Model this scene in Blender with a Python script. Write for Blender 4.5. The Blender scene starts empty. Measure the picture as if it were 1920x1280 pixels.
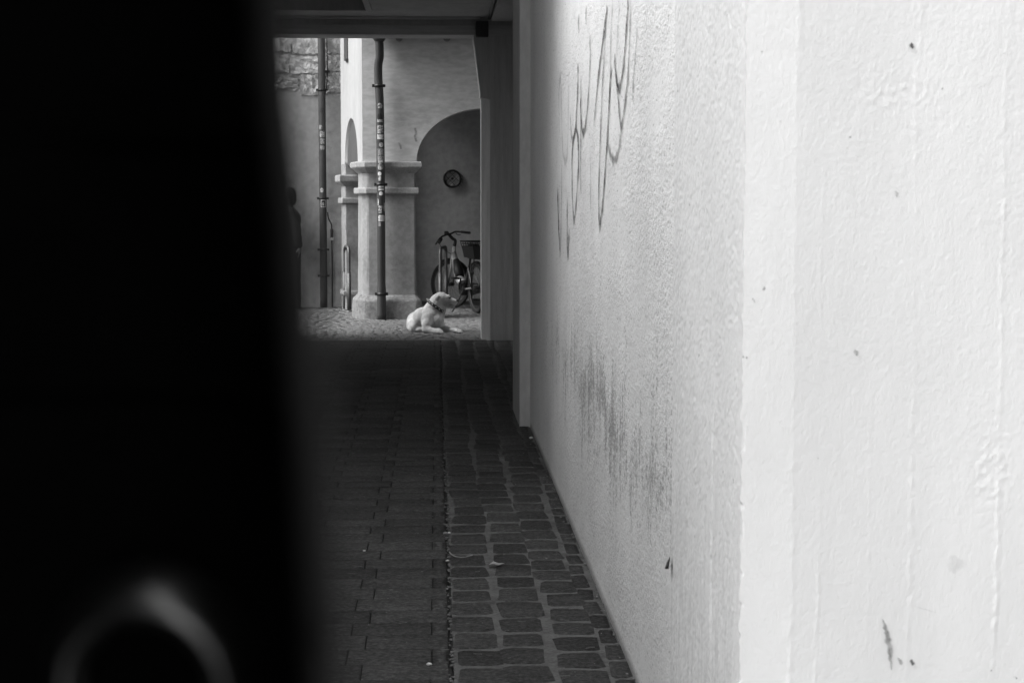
import bpy, bmesh, math, random
import numpy as np
from mathutils import Vector, Matrix

random.seed(7)
RNG = np.random.RandomState(11)
scene = bpy.context.scene
COL = scene.collection

# ------------------------------------------------------------------ camera
F_PX, VPX, VPY, CAM_H = 3300.0, 818.0, 375.0, 1.48      # in photograph pixels (1920 wide)
PHI = math.atan((640 - VPY) / F_PX)
THE = math.atan((960 - VPX) / F_PX * math.cos(PHI))
cam_d = bpy.data.cameras.new('camera')
cam = bpy.data.objects.new('camera', cam_d)
COL.objects.link(cam)
cam.location = (0, 0, CAM_H)
cam.rotation_euler = (math.pi / 2 - PHI, 0, -THE)
cam_d.sensor_width = 36
cam_d.lens = F_PX / 1920 * 36
cam_d.clip_start = 0.01
cam_d.clip_end = 2000
cam_d.dof.use_dof = True
cam_d.dof.focus_distance = 9.0
cam_d.dof.aperture_fstop = 14
scene.camera = cam

# ------------------------------------------------------------------ sky, sun, exposure
SUN_EL, SUN_AZ = math.radians(48), math.radians(-106)    # azimuth from +Y towards +X: sun high on the left, a little behind
world = bpy.data.worlds.new('World')
scene.world = world
world.use_nodes = True
wn, wl = world.node_tree.nodes, world.node_tree.links
bg = wn['Background']
sky = wn.new('ShaderNodeTexSky')
sky.sky_type = 'NISHITA'
sky.sun_disc = False
sky.sun_elevation = SUN_EL
sky.sun_rotation = SUN_AZ
sky.air_density = 1.0
sky.dust_density = 4.0
bw = wn.new('ShaderNodeRGBToBW')                          # black-and-white photograph: neutral daylight
wl.new(sky.outputs[0], bw.inputs[0])
wl.new(bw.outputs[0], bg.inputs['Color'])
bg.inputs['Strength'].default_value = 0.15
sun_d = bpy.data.lights.new('sun', 'SUN')
sun_d.energy = 1.3
sun_d.angle = math.radians(24)
sun_d.color = (1, 1, 1)
sun = bpy.data.objects.new('sun', sun_d)
COL.objects.link(sun)
sd = Vector((math.sin(SUN_AZ) * math.cos(SUN_EL), math.cos(SUN_AZ) * math.cos(SUN_EL), math.sin(SUN_EL)))
sun.rotation_euler = sd.to_track_quat('Z', 'Y').to_euler()
sun.location = sd * 40
vs = scene.view_settings
vs.view_transform = 'Standard'
vs.look = 'None'
vs.gamma = 1
vs.exposure = 1.24
vs.use_curve_mapping = False
scene.cycles.max_bounces = 10
scene.cycles.diffuse_bounces = 7
scene.cycles.use_denoising = True

# ------------------------------------------------------------------ helpers
def at(u, v, Y):
    """the point at distance Y down the passage that shows at photograph pixel (u, v)"""
    a, b = (u - 960) / F_PX, (640 - v) / F_PX
    right = Vector((math.cos(THE), -math.sin(THE), 0))
    fwd = Vector((math.sin(THE) * math.cos(PHI), math.cos(THE) * math.cos(PHI), -math.sin(PHI)))
    up = right.cross(fwd)
    d = fwd + a * right + b * up
    return Vector((0, 0, CAM_H)) + d * (Y / d.y)

def ray(u, v):
    return at(u, v, 1.0) - Vector((0, 0, CAM_H))

def onground(u, v, z=0.0):
    d = ray(u, v)
    return Vector((0, 0, CAM_H)) + d * ((z - CAM_H) / d.z)

def onwall(u, v, X):
    d = ray(u, v)
    return Vector((0, 0, CAM_H)) + d * (X / d.x)

def link(o, parent=None):
    COL.objects.link(o)
    if parent is not None:
        o.parent = parent
    return o

def tag(o, label=None, cat=None, group=None, kind=None):
    if label: o['label'] = label
    if cat: o['category'] = cat
    if group: o['group'] = group
    if kind: o['kind'] = kind
    return o

def empty(name, loc=(0, 0, 0)):
    o = bpy.data.objects.new(name, None)
    o.empty_display_size = 0.1
    o.location = loc
    COL.objects.link(o)
    return o

def mesh_obj(name, verts, faces, mat, parent=None, smooth=False, uvs=None):
    me = bpy.data.meshes.new(name)
    me.from_pydata([tuple(v) for v in verts], [], faces)
    me.update()
    if smooth:
        me.polygons.foreach_set('use_smooth', [True] * len(me.polygons))
    if uvs is not None:
        ul = me.uv_layers.new(name='UVMap')
        for lp in me.loops:
            ul.data[lp.index].uv = uvs[lp.vertex_index]
    if mat: me.materials.append(mat)
    o = bpy.data.objects.new(name, me)
    link(o, parent)
    if parent is not None:
        o.matrix_parent_inverse = Matrix.Translation(-Vector(parent.location))  # children are written in world space
    return o

class MB:
    """collects shapes into one mesh"""
    def __init__(self):
        self.v, self.f, self.s = [], [], []
    def add(self, verts, faces, smooth=False):
        n = len(self.v)
        self.v += [Vector(p) for p in verts]
        for fc in faces:
            self.f.append([i + n for i in fc]); self.s.append(smooth)
        return self
    def box(self, lo, hi, bevel=0.0, M=None):
        bm = bmesh.new()
        bmesh.ops.create_cube(bm, size=1.0)
        for vv in bm.verts:
            vv.co = Vector(((lo[i] + hi[i]) / 2 + vv.co[i] * (hi[i] - lo[i])) for i in range(3))
        if bevel > 0:
            bmesh.ops.bevel(bm, geom=bm.edges[:], offset=bevel, segments=2, profile=0.6, affect='EDGES')
        self.bm(bm, M)
        return self
    def bm(self, bm, M=None, smooth=False):
        bm.verts.ensure_lookup_table(); bm.verts.index_update()
        vs_ = [(M @ v.co if M else v.co.copy()) for v in bm.verts]
        self.add(vs_, [[v.index for v in fc.verts] for fc in bm.faces], smooth)
        bm.free()
    def prism(self, poly, z0, z1, inset_top=0.0, jitter=0.0):
        """plan polygon (list of (x, y)) extruded between heights"""
        n = len(poly)
        lo = [(x, y, z0) for x, y in poly]; hi = [(x, y, z1) for x, y in poly]
        if inset_top:
            c = offset_poly(poly, -inset_top)
            hi = [(x, y, z1 - inset_top) for x, y in poly]
            top = [(x, y, z1) for x, y in c]
            vv = lo + hi + top
            ff = [[i, (i + 1) % n, n + (i + 1) % n, n + i] for i in range(n)]
            ff += [[n + i, n + (i + 1) % n, 2 * n + (i + 1) % n, 2 * n + i] for i in range(n)]
            ff += [list(range(2 * n, 3 * n)), list(range(n))[::-1]]
        else:
            vv = lo + hi
            ff = [[i, (i + 1) % n, n + (i + 1) % n, n + i] for i in range(n)]
            ff += [list(range(n, 2 * n)), list(range(n))[::-1]]
        return self.add(vv, ff)
    def tube(self, pts, r, seg=10, closed=False, cap=True):
        pts = [Vector(p) for p in pts]
        n = len(pts)
        rr = r if isinstance(r, (list, tuple)) else [r] * n
        tang = []
        for i in range(n):
            if closed: t = pts[(i + 1) % n] - pts[i - 1]
            else: t = pts[min(i + 1, n - 1)] - pts[max(i - 1, 0)]
            tang.append(t.normalized())
        nrm = tang[0].orthogonal().normalized()
        vv = []
        for i in range(n):
            nrm = (nrm - tang[i] * nrm.dot(tang[i]))
            nrm = nrm.normalized() if nrm.length > 1e-6 else tang[i].orthogonal().normalized()
            bi = tang[i].cross(nrm)
            for k in range(seg):
                a = 2 * math.pi * k / seg
                vv.append(pts[i] + (nrm * math.cos(a) + bi * math.sin(a)) * rr[i])
        ff = []
        m = n if closed else n - 1
        for i in range(m):
            j = (i + 1) % n
            for k in range(seg):
                k2 = (k + 1) % seg
                ff.append([i * seg + k, i * seg + k2, j * seg + k2, j * seg + k])
        self.add(vv, ff, True)
        if cap and not closed:
            b = len(self.v) - n * seg
            self.f.append([b + k for k in range(seg)][::-1]); self.s.append(False)
            self.f.append([b + (n - 1) * seg + k for k in range(seg)]); self.s.append(False)
        return self
    def torus(self, c, axis, R, r, seg=48, ms=10):
        axis = Vector(axis).normalized(); u = axis.orthogonal().normalized(); w = axis.cross(u)
        pts = [Vector(c) + (u * math.cos(2 * math.pi * i / seg) + w * math.sin(2 * math.pi * i / seg)) * R for i in range(seg)]
        return self.tube(pts, r, ms, closed=True)
    def build(self, name, mat, parent=None):
        me = bpy.data.meshes.new(name)
        me.from_pydata([tuple(p) for p in self.v], [], self.f)
        me.update()
        me.polygons.foreach_set('use_smooth', self.s)
        if mat: me.materials.append(mat)
        o = bpy.data.objects.new(name, me)
        link(o, parent)
        if parent is not None:
            o.matrix_parent_inverse = parent_inv(parent)
        return o

def parent_inv(p):
    M = Matrix.Identity(4)
    q = p
    loc = Vector((0, 0, 0))
    while q is not None:
        if q.type == 'EMPTY': loc += Vector(q.location)
        q = q.parent
    return Matrix.Translation(-loc) if p.type == 'EMPTY' else M

def offset_poly(poly, d):
    """grow (d>0) a convex counter-clockwise polygon"""
    n = len(poly); out = []
    for i in range(n):
        p0, p1, p2 = Vector(poly[i - 1]), Vector(poly[i]), Vector(poly[(i + 1) % n])
        e1, e2 = (p1 - p0).normalized(), (p2 - p1).normalized()
        n1, n2 = Vector((e1.y, -e1.x)), Vector((e2.y, -e2.x))
        m = (n1 + n2)
        m = m / max(0.3, m.length_squared / 2)
        out.append(tuple(p1 + m * d))
    return out

def catmull(pts, n=8):
    P = [Vector(p) for p in pts]
    P = [P[0] * 2 - P[1]] + P + [P[-1] * 2 - P[-2]]
    out = []
    for i in range(1, len(P) - 2):
        for k in range(n):
            t = k / n
            a, b, c, d = P[i - 1], P[i], P[i + 1], P[i + 2]
            out.append(0.5 * ((2 * b) + (c - a) * t + (2 * a - 5 * b + 4 * c - d) * t * t + (-a + 3 * b - 3 * c + d) * t ** 3))
    out.append(P[-2])
    return out

def vnoise(x, y, seed=0):
    """smooth value noise on arrays, about -1..1"""
    r = np.random.RandomState(seed).rand(256, 256) * 2 - 1
    xi, yi = np.floor(x).astype(int), np.floor(y).astype(int)
    fx, fy = x - xi, y - yi
    fx, fy = fx * fx * (3 - 2 * fx), fy * fy * (3 - 2 * fy)
    g = lambda a, b: r[a % 256, b % 256]
    return (g(xi, yi) * (1 - fx) + g(xi + 1, yi) * fx) * (1 - fy) + (g(xi, yi + 1) * (1 - fx) + g(xi + 1, yi + 1) * fx) * fy

# ------------------------------------------------------------------ materials (neutral greys: the photograph is black and white)
def new_mat(name):
    m = bpy.data.materials.new(name)
    m.use_nodes = True
    nt = m.node_tree
    return m, nt.nodes, nt.links, nt.nodes['Principled BSDF']

def g4(v): return (v, v, v, 1)

def nodes_noise(N, L, vec, scale, detail=4, rough=0.55, stretch=None):
    mp = N.new('ShaderNodeMapping')
    if stretch: mp.inputs['Scale'].default_value = stretch
    L.new(vec, mp.inputs['Vector'])
    t = N.new('ShaderNodeTexNoise')
    t.inputs['Scale'].default_value = scale
    t.inputs['Detail'].default_value = detail
    t.inputs['Roughness'].default_value = rough
    L.new(mp.outputs[0], t.inputs['Vector'])
    return t.outputs['Fac']

def ramp(N, L, fac, stops):
    r = N.new('ShaderNodeValToRGB')
    el = r.color_ramp.elements
    while len(el) > len(stops): el.remove(el[-1])
    while len(el) < len(stops): el.new(0.5)
    for e, (p, c) in zip(el, stops):
        e.position = p; e.color = g4(c)
    L.new(fac, r.inputs['Fac'])
    return r.outputs['Color']

def math_n(N, L, op, a, b=None, c=None):
    m = N.new('ShaderNodeMath'); m.operation = op
    for i, x in enumerate((a, b, c)):
        if x is None: continue
        if isinstance(x, (int, float)): m.inputs[i].default_value = x
        else: L.new(x, m.inputs[i])
    return m.outputs[0]

def mix_c(N, L, fac, a, b, mode='MIX'):
    m = N.new('ShaderNodeMix'); m.data_type = 'RGBA'; m.blend_type = mode
    for s, x in (('Factor', fac), ('A', a), ('B', b)):
        sock = [i for i in m.inputs if i.name == s and (i.type == 'VALUE' if s == 'Factor' else i.type == 'RGBA')][0]
        if isinstance(x, (int, float)):
            sock.default_value = x if s == 'Factor' else g4(x)
        else: L.new(x, sock)
    return [o for o in m.outputs if o.type == 'RGBA'][0]

def bump(N, L, P, h, strength, dist):
    b = N.new('ShaderNodeBump')
    b.inputs['Strength'].default_value = strength
    b.inputs['Distance'].default_value = dist
    L.new(h, b.inputs['Height'])
    L.new(b.outputs[0], P.inputs['Normal'])
    return b

def simple(name, base, var=0.25, scale=6.0, rough=0.85, bs=0.3, bd=0.004, bscale=90.0, metallic=0.0, spec=0.4, stretch=None, fine=None):
    """grey surface with blotches, fine grain and relief"""
    m, N, L, P = new_mat(name)
    tc = N.new('ShaderNodeNewGeometry').outputs['Position']
    n1 = nodes_noise(N, L, tc, scale, 6, 0.6, stretch)
    c = ramp(N, L, n1, [(0.34, base * (1 - var)), (0.5, base), (0.66, min(0.92, base * (1 + var * 0.7)))])
    n2 = nodes_noise(N, L, tc, fine or scale * 9, 3, 0.6, stretch)
    c2 = mix_c(N, L, 0.35, c, ramp(N, L, n2, [(0.38, base * (1 - var)), (0.62, min(0.92, base * (1 + var)))]))
    L.new(c2, P.inputs['Base Color'])
    P.inputs['Roughness'].default_value = rough
    P.inputs['Metallic'].default_value = metallic
    P.inputs['Specular IOR Level'].default_value = spec
    if bs > 0:
        bump(N, L, P, nodes_noise(N, L, tc, bscale, 4, 0.65, stretch), bs, bd)
    return m

M = {}
M['ground'] = simple('ground_stone', 0.13, 0.3, 3.0, 0.9, 0.4, 0.01, 30)
M['mortar'] = simple('mortar', 0.125, 0.4, 9.0, 0.95, 0.8, 0.008, 90, spec=0.05)
M['dirt'] = simple('joint_dirt', 0.02, 0.4, 12.0, 0.95, 0.5, 0.004, 120)
M['dark_concrete'] = simple('old_concrete', 0.48, 0.18, 3.0, 0.9, 0.35, 0.004, 60, stretch=(1, 1, 0.4))
M['beam'] = simple('board_marked_concrete', 0.5, 0.25, 4.0, 0.9, 0.6, 0.006, 18, stretch=(0.25, 1, 6))
M['post'] = simple('board_marked_post', 0.50, 0.2, 4.0, 0.9, 0.5, 0.005, 18, stretch=(6, 6, 0.3))
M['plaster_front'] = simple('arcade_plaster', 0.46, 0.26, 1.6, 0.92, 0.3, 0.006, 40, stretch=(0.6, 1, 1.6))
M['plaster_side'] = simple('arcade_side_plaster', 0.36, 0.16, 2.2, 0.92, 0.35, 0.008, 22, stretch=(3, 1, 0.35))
M['sandstone'] = simple('pier_stone', 0.24, 0.3, 2.2, 0.9, 0.4, 0.006, 45)
M['mould'] = simple('moulding_stone', 0.27, 0.36, 5.0, 0.9, 0.5, 0.006, 40)
M['inner_wall'] = simple('vault_plaster', 0.33, 0.22, 1.4, 0.92, 0.3, 0.004, 40)
M['back_plaster'] = simple('courtyard_plaster', 0.38, 0.2, 1.5, 0.92, 0.4, 0.008, 30)
M['rubble'] = simple('rough_stone', 0.46, 0.3, 5.0, 0.95, 1.0, 0.03, 16)
M['pipe'] = simple('painted_pipe', 0.035, 0.3, 7.0, 0.5, 0.1, 0.002, 60, stretch=(1, 1, 0.3))
M['pipe_grey'] = simple('weathered_pipe', 0.05, 0.3, 7.0, 0.55, 0.1, 0.002, 60, stretch=(1, 1, 0.3))
M['steel'] = simple('galvanised_steel', 0.13, 0.25, 14.0, 0.6, 0.1, 0.001, 90, metallic=0.9)
M['black_metal'] = simple('black_metal', 0.012, 0.3, 14.0, 0.45, 0, 0)
M['rubber'] = simple('tyre_rubber', 0.016, 0.3, 20.0, 0.8, 0, 0)
M['silver'] = simple('silver_paint', 0.5, 0.1, 10.0, 0.35, 0, 0, metallic=0.3)
M['grey_paint'] = simple('grey_paint', 0.22, 0.1, 10.0, 0.4, 0, 0)
M['plastic'] = simple('black_plastic', 0.014, 0.3, 12.0, 0.6, 0, 0)
M['roof'] = simple('timber_soffit', 0.12, 0.3, 4.0, 0.85, 0.3, 0.004, 40)
M['white_bit'] = simple('pale_scrap', 0.6, 0.2, 60.0, 0.85, 0, 0)
M['twig'] = simple('dry_scrap', 0.30, 0.4, 60.0, 0.9, 0, 0)
M['tarp'] = simple('black_tarpaulin', 0.0035, 0.4, 40.0, 0.85, 0.15, 0.0005, 900, spec=0.08)
M['hem'] = simple('tarpaulin_hem', 0.035, 0.3, 40.0, 0.8, 0.15, 0.0005, 900, spec=0.1)  # greyer than the sheet to imitate light on the rim
M['coat'] = simple('dark_cloth', 0.09, 0.3, 12.0, 0.95, 0.3, 0.003, 120)
M['trousers'] = simple('dark_trousers', 0.08, 0.3, 12.0, 0.95, 0.3, 0.003, 120)
M['hair'] = simple('dark_hair', 0.02, 0.3, 40.0, 0.7, 0.3, 0.003, 160)
M['skin'] = simple('skin', 0.30, 0.1, 30.0, 0.6, 0, 0)
M['leather'] = simple('collar_leather', 0.012, 0.3, 60.0, 0.5, 0.2, 0.001, 300)
M['stud'] = simple('metal_stud', 0.6, 0.1, 60.0, 0.3, 0, 0, metallic=1.0)
M['nose'] = simple('dark_nose', 0.03, 0.3, 80.0, 0.45, 0, 0)
M['claw_pad'] = simple('paw_pad', 0.035, 0.3, 80.0, 0.8, 0, 0)

def stone_mat(name, base, spec=0.06):
    """paving stone: each object gets its own tone, worn blotches, scratches"""
    m, N, L, P = new_mat(name)
    tc = N.new('ShaderNodeNewGeometry').outputs['Position']
    oi = N.new('ShaderNodeObjectInfo')
    n1 = nodes_noise(N, L, tc, 7.0, 7, 0.68, (0.7, 1.6, 1))
    n2 = nodes_noise(N, L, tc, 70.0, 6, 0.75, (0.8, 0.8, 1))
    c = ramp(N, L, n1, [(0.36, base * 0.55), (0.5, base), (0.66, base * 1.8)])
    c = mix_c(N, L, 0.6, c, ramp(N, L, n2, [(0.36, base * 0.35), (0.5, base), (0.68, base * 2.4)]))
    tone = math_n(N, L, 'MULTIPLY_ADD', oi.outputs['Random'], 0.4, 0.8)
    c = mix_c(N, L, 1.0, c, tone, 'MULTIPLY')
    L.new(c, P.inputs['Base Color'])
    rr = ramp(N, L, n1, [(0.3, 0.62), (0.7, 0.9)])
    L.new(rr, P.inputs['Roughness'])
    P.inputs['Specular IOR Level'].default_value = spec
    bump(N, L, P, n2, 1.0, 0.018)
    return m
M['brick'] = stone_mat('clinker_paver', 0.082)
M['sett'] = stone_mat('granite_sett', 0.072)
M['fan'] = stone_mat('fan_sett', 0.19)

def wall_material():
    """rough-cast white render with a rubbed, sooty band of vertical streaks"""
    m, N, L, P = new_mat('rough_render')
    geo = N.new('ShaderNodeNewGeometry').outputs['Position']
    sep = N.new('ShaderNodeSeparateXYZ'); L.new(geo, sep.inputs[0])
    y, z = sep.outputs['Y'], sep.outputs['Z']
    grain = nodes_noise(N, L, geo, 58.0, 5, 0.62, (1, 0.7, 1.0))
    grain2 = nodes_noise(N, L, geo, 110.0, 4, 0.6, (1, 0.35, 1.0))
    blot = nodes_noise(N, L, geo, 1.3, 5, 0.6, (1, 1, 0.5))
    base = ramp(N, L, blot, [(0.36, 0.70), (0.64, 0.80)])
    pits = ramp(N, L, grain2, [(0.30, 0.35), (0.40, 1.0)])
    base = mix_c(N, L, 0.8, base, pits, 'MULTIPLY')
    # sooty band about hip height
    wob = nodes_noise(N, L, geo, 0.9, 3, 0.6)
    zc = math_n(N, L, 'MULTIPLY_ADD', wob, 0.55, -0.275)
    dz = math_n(N, L, 'ABSOLUTE', math_n(N, L, 'SUBTRACT', math_n(N, L, 'ADD', z, zc), 0.72))
    band = math_n(N, L, 'SUBTRACT', 1.0, math_n(N, L, 'DIVIDE', dz, 0.62)); 
    band = math_n(N, L, 'MAXIMUM', band, 0.0)
    dy = math_n(N, L, 'ABSOLUTE', math_n(N, L, 'SUBTRACT', y, 6.6))
    along = math_n(N, L, 'MAXIMUM', math_n(N, L, 'SUBTRACT', 1.0, math_n(N, L, 'DIVIDE', dy, 5.6)), 0.0)
    band = math_n(N, L, 'MULTIPLY', band, math_n(N, L, 'POWER', along, 0.6))
    streak = nodes_noise(N, L, geo, 9.0, 5, 0.7, (1, 1.0, 0.22))
    speck = nodes_noise(N, L, geo, 90.0, 4, 0.65, (1, 0.45, 0.8))
    s = math_n(N, L, 'MULTIPLY', streak, speck)                          # ~0.25 mean
    t = math_n(N, L, 'SUBTRACT', 0.46, math_n(N, L, 'MULTIPLY', band, 0.30))
    dirt = N.new('ShaderNodeMapRange'); dirt.clamp = True
    L.new(math_n(N, L, 'SUBTRACT', s, t), dirt.inputs['Value'])
    dirt.inputs['From Min'].default_value = 0.0; dirt.inputs['From Max'].default_value = 0.10
    dirt.inputs['To Max'].default_value = 0.65
    col = mix_c(N, L, dirt.outputs[0], base, 0.16)
    # grime splashed up at the foot of the wall
    foot = N.new('ShaderNodeMapRange'); foot.clamp = True
    L.new(math_n(N, L, 'ADD', z, math_n(N, L, 'MULTIPLY', grain, -0.04)), foot.inputs['Value'])
    foot.inputs['From Min'].default_value = 0.0; foot.inputs['From Max'].default_value = 0.035
    foot.inputs['To Min'].default_value = 0.65; foot.inputs['To Max'].default_value = 0.0
    col = mix_c(N, L, foot.outputs[0], col, 0.10)
    L.new(col, P.inputs['Base Color'])
    P.inputs['Roughness'].default_value = 0.92
    P.inputs['Specular IOR Level'].default_value = 0.25
    h = math_n(N, L, 'ADD', grain, math_n(N, L, 'MULTIPLY', grain2, 0.5))
    uneven = ramp(N, L, nodes_noise(N, L, geo, 3.2, 4, 0.6, (1, 0.5, 1)), [(0.38, 0.35), (0.62, 1.15)])
    h = math_n(N, L, 'MULTIPLY', h, uneven)
    bump(N, L, P, h, 0.65, 0.011)
    return m
M['render'] = wall_material()

def pillar_material(shaded_grimy):
    """white paint over board-marked concrete; fine brush relief; passage side greyer to stand in for shade, with grime low down"""
    m, N, L, P = new_mat('white_painted_concrete' + ('_shaded_grimy' if shaded_grimy else ''))
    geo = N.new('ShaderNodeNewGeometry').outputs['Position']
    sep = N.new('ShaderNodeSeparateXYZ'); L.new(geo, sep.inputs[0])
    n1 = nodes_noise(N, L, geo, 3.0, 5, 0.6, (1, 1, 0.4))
    c = ramp(N, L, n1, [(0.36, 0.69), (0.64, 0.75)] if shaded_grimy else [(0.36, 0.81), (0.64, 0.88)])  # greyer base on the passage side imitates its shade
    spots = nodes_noise(N, L, geo, 26.0, 4, 0.6)
    c = mix_c(N, L, 1.0, c, ramp(N, L, spots, [(0.27, 0.45), (0.295, 1.0)]), 'MULTIPLY')
    if shaded_grimy:
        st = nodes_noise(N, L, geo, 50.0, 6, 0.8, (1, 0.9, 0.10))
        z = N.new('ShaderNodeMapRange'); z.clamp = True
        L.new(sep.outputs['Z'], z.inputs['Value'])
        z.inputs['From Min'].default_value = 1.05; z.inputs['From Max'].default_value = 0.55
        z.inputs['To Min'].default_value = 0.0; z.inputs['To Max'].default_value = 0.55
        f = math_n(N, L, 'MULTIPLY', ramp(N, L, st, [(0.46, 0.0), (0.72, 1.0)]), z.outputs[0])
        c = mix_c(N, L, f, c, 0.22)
    L.new(c, P.inputs['Base Color'])
    P.inputs['Roughness'].default_value = 0.75
    P.inputs['Specular IOR Level'].default_value = 0.3
    fine = nodes_noise(N, L, geo, 170.0, 5, 0.7, (1, 1, 0.6))
    bump(N, L, P, fine, 0.4, 0.003)
    return m
M['white_front'] = pillar_material(False)
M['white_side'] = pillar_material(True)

def spray_material(name, dens):
    m, N, L, P = new_mat(name)
    uv = N.new('ShaderNodeUVMap').outputs[0]
    sep = N.new('ShaderNodeSeparateXYZ'); L.new(uv, sep.inputs[0])
    geo = N.new('ShaderNodeNewGeometry').outputs['Position']
    d = math_n(N, L, 'ABSOLUTE', math_n(N, L, 'SUBTRACT', sep.outputs['X'], 0.5))  # unseen fold back past the lens, added to block light from the left
    a = N.new('ShaderNodeMapRange'); a.clamp = True
    L.new(d, a.inputs['Value'])
    a.inputs['From Min'].default_value = 0.18; a.inputs['From Max'].default_value = 0.5
    a.inputs['To Min'].default_value = 1.0; a.inputs['To Max'].default_value = 0.0
    n = nodes_noise(N, L, geo, 60.0, 4, 0.65, (1, 0.5, 1))
    f = math_n(N, L, 'MULTIPLY', a.outputs[0], ramp(N, L, n, [(0.30, 0.35), (0.6, 1.0)]))
    f = math_n(N, L, 'MULTIPLY', math_n(N, L, 'MULTIPLY', f, sep.outputs['Y']), dens)
    L.new(f, P.inputs['Alpha'])
    P.inputs['Base Color'].default_value = g4(0.05)
    P.inputs['Roughness'].default_value = 0.9
    return m
M['spray'] = spray_material('dark_spray_paint', 1.0)

def sticker_material(name, lo, hi, scale, seed):
    m, N, L, P = new_mat(name)
    geo = N.new('ShaderNodeNewGeometry').outputs['Position']
    n = nodes_noise(N, L, geo, scale, 3, 0.6, (1.0, 1.0, 1.0))
    n2 = nodes_noise(N, L, geo, scale * 2.3, 2, 0.5, (1.0, 1.0, 1.6 if seed % 2 else 0.7))
    f = math_n(N, L, 'MULTIPLY_ADD', n2, 0.55, math_n(N, L, 'MULTIPLY', n, 0.45))
    L.new(ramp(N, L, f, [(0.47, lo), (0.51, hi)]), P.inputs['Base Color'])
    P.inputs['Roughness'].default_value = 0.6
    return m
M['stick_a'] = sticker_material('worn_sticker', 0.03, 0.45, 60, 1)
M['stick_b'] = sticker_material('pale_sticker', 0.25, 0.55, 40, 2)
M['stick_c'] = sticker_material('lettered_sticker', 0.04, 0.38, 110, 1)

def fur_material():
    m, N, L, P = new_mat('pale_dog_fur')
    geo = N.new('ShaderNodeNewGeometry').outputs['Position']
    n1 = nodes_noise(N, L, geo, 8.0, 4, 0.6)
    n2 = nodes_noise(N, L, geo, 110.0, 4, 0.7, (0.6, 1, 1))
    c = ramp(N, L, n1, [(0.38, 0.34), (0.62, 0.64)])
    c = mix_c(N, L, 0.3, c, ramp(N, L, n2, [(0.38, 0.28), (0.62, 0.66)]))
    # shade put into the fur colour on cheek, muzzle, flank and chest
    for ctr, rad, amt in FUR_SHADES:
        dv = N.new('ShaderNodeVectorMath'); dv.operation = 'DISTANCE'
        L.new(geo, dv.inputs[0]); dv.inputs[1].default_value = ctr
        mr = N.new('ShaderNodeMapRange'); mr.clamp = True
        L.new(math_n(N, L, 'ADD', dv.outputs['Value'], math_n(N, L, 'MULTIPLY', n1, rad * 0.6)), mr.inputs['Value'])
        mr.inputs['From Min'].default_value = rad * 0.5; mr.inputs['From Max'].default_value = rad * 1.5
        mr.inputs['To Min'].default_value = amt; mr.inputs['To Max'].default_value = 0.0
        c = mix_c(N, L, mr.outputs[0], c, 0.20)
    L.new(c, P.inputs['Base Color'])
    P.inputs['Roughness'].default_value = 0.85
    P.inputs['Specular IOR Level'].default_value = 0.15
    P.inputs['Sheen Weight'].default_value = 0.15
    bump(N, L, P, n2, 0.7, 0.012)
    return m
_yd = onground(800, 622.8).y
FUR_SHADES = [(at(840, 566, _yd - 0.10), 0.05, 0.65), (at(852, 568, _yd - 0.09), 0.035, 0.5), (at(788, 600, _yd - 0.12), 0.07, 0.35), (at(822, 606, _yd - 0.18), 0.05, 0.45)]
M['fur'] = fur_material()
M['ear_fur'] = simple('ear_fur', 0.33, 0.2, 30.0, 0.9, 0.3, 0.004, 160)

# ------------------------------------------------------------------ key dimensions (metres)
WX = 0.605                    # passage wall
PX = 0.535                    # faces of the pillars standing proud of it
Y_PIL0, Y_PIL1 = 3.04, 3.96   # near pillar
Y_FAR = 18.45                 # end of the passage
CEIL = 3.36
LX = -2.6                     # left passage wall
Y_ROOF = 7.9                  # the house begins here; an added stretch of left wall runs on in the open before it
Y_LOW = 12.3                  # unseen ceiling step, added so light fades gradually along the wall
Z_HIGH = CEIL + 1.85

# ------------------------------------------------------------------ ground
g = mesh_obj('ground', [(-400, -400, -0.03), (400, -400, -0.03), (400, 400, -0.03), (-400, 400, -0.03)], [[0, 1, 2, 3]], M['ground'])
tag(g, 'wide grey paved ground', 'ground', kind='structure')

# passage floor: bed, then bricks left of the seam and setts right of it
floor = mesh_obj('passage_floor', [(LX, -2, 0.0), (0.045, -2, 0.0), (0.045, Y_FAR + 0.02, 0.0), (LX, Y_FAR + 0.02, 0.0)], [[0, 1, 2, 3]], M['dirt'])
tag(floor, 'dark paving of the passage, long bricks beside small setts', 'paving', kind='structure')
bed = mesh_obj('mortar_bed', [(0.050, -2, 0.0095), (WX + 0.01, -2, 0.0095), (WX + 0.01, 12.2, 0.0095), (0.92, 12.2, 0.0095), (0.92, Y_FAR + 0.02, 0.0095), (0.050, Y_FAR + 0.02, 0.0095)], [[0, 1, 2, 3, 4, 5]], M['mortar'], floor)

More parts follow.
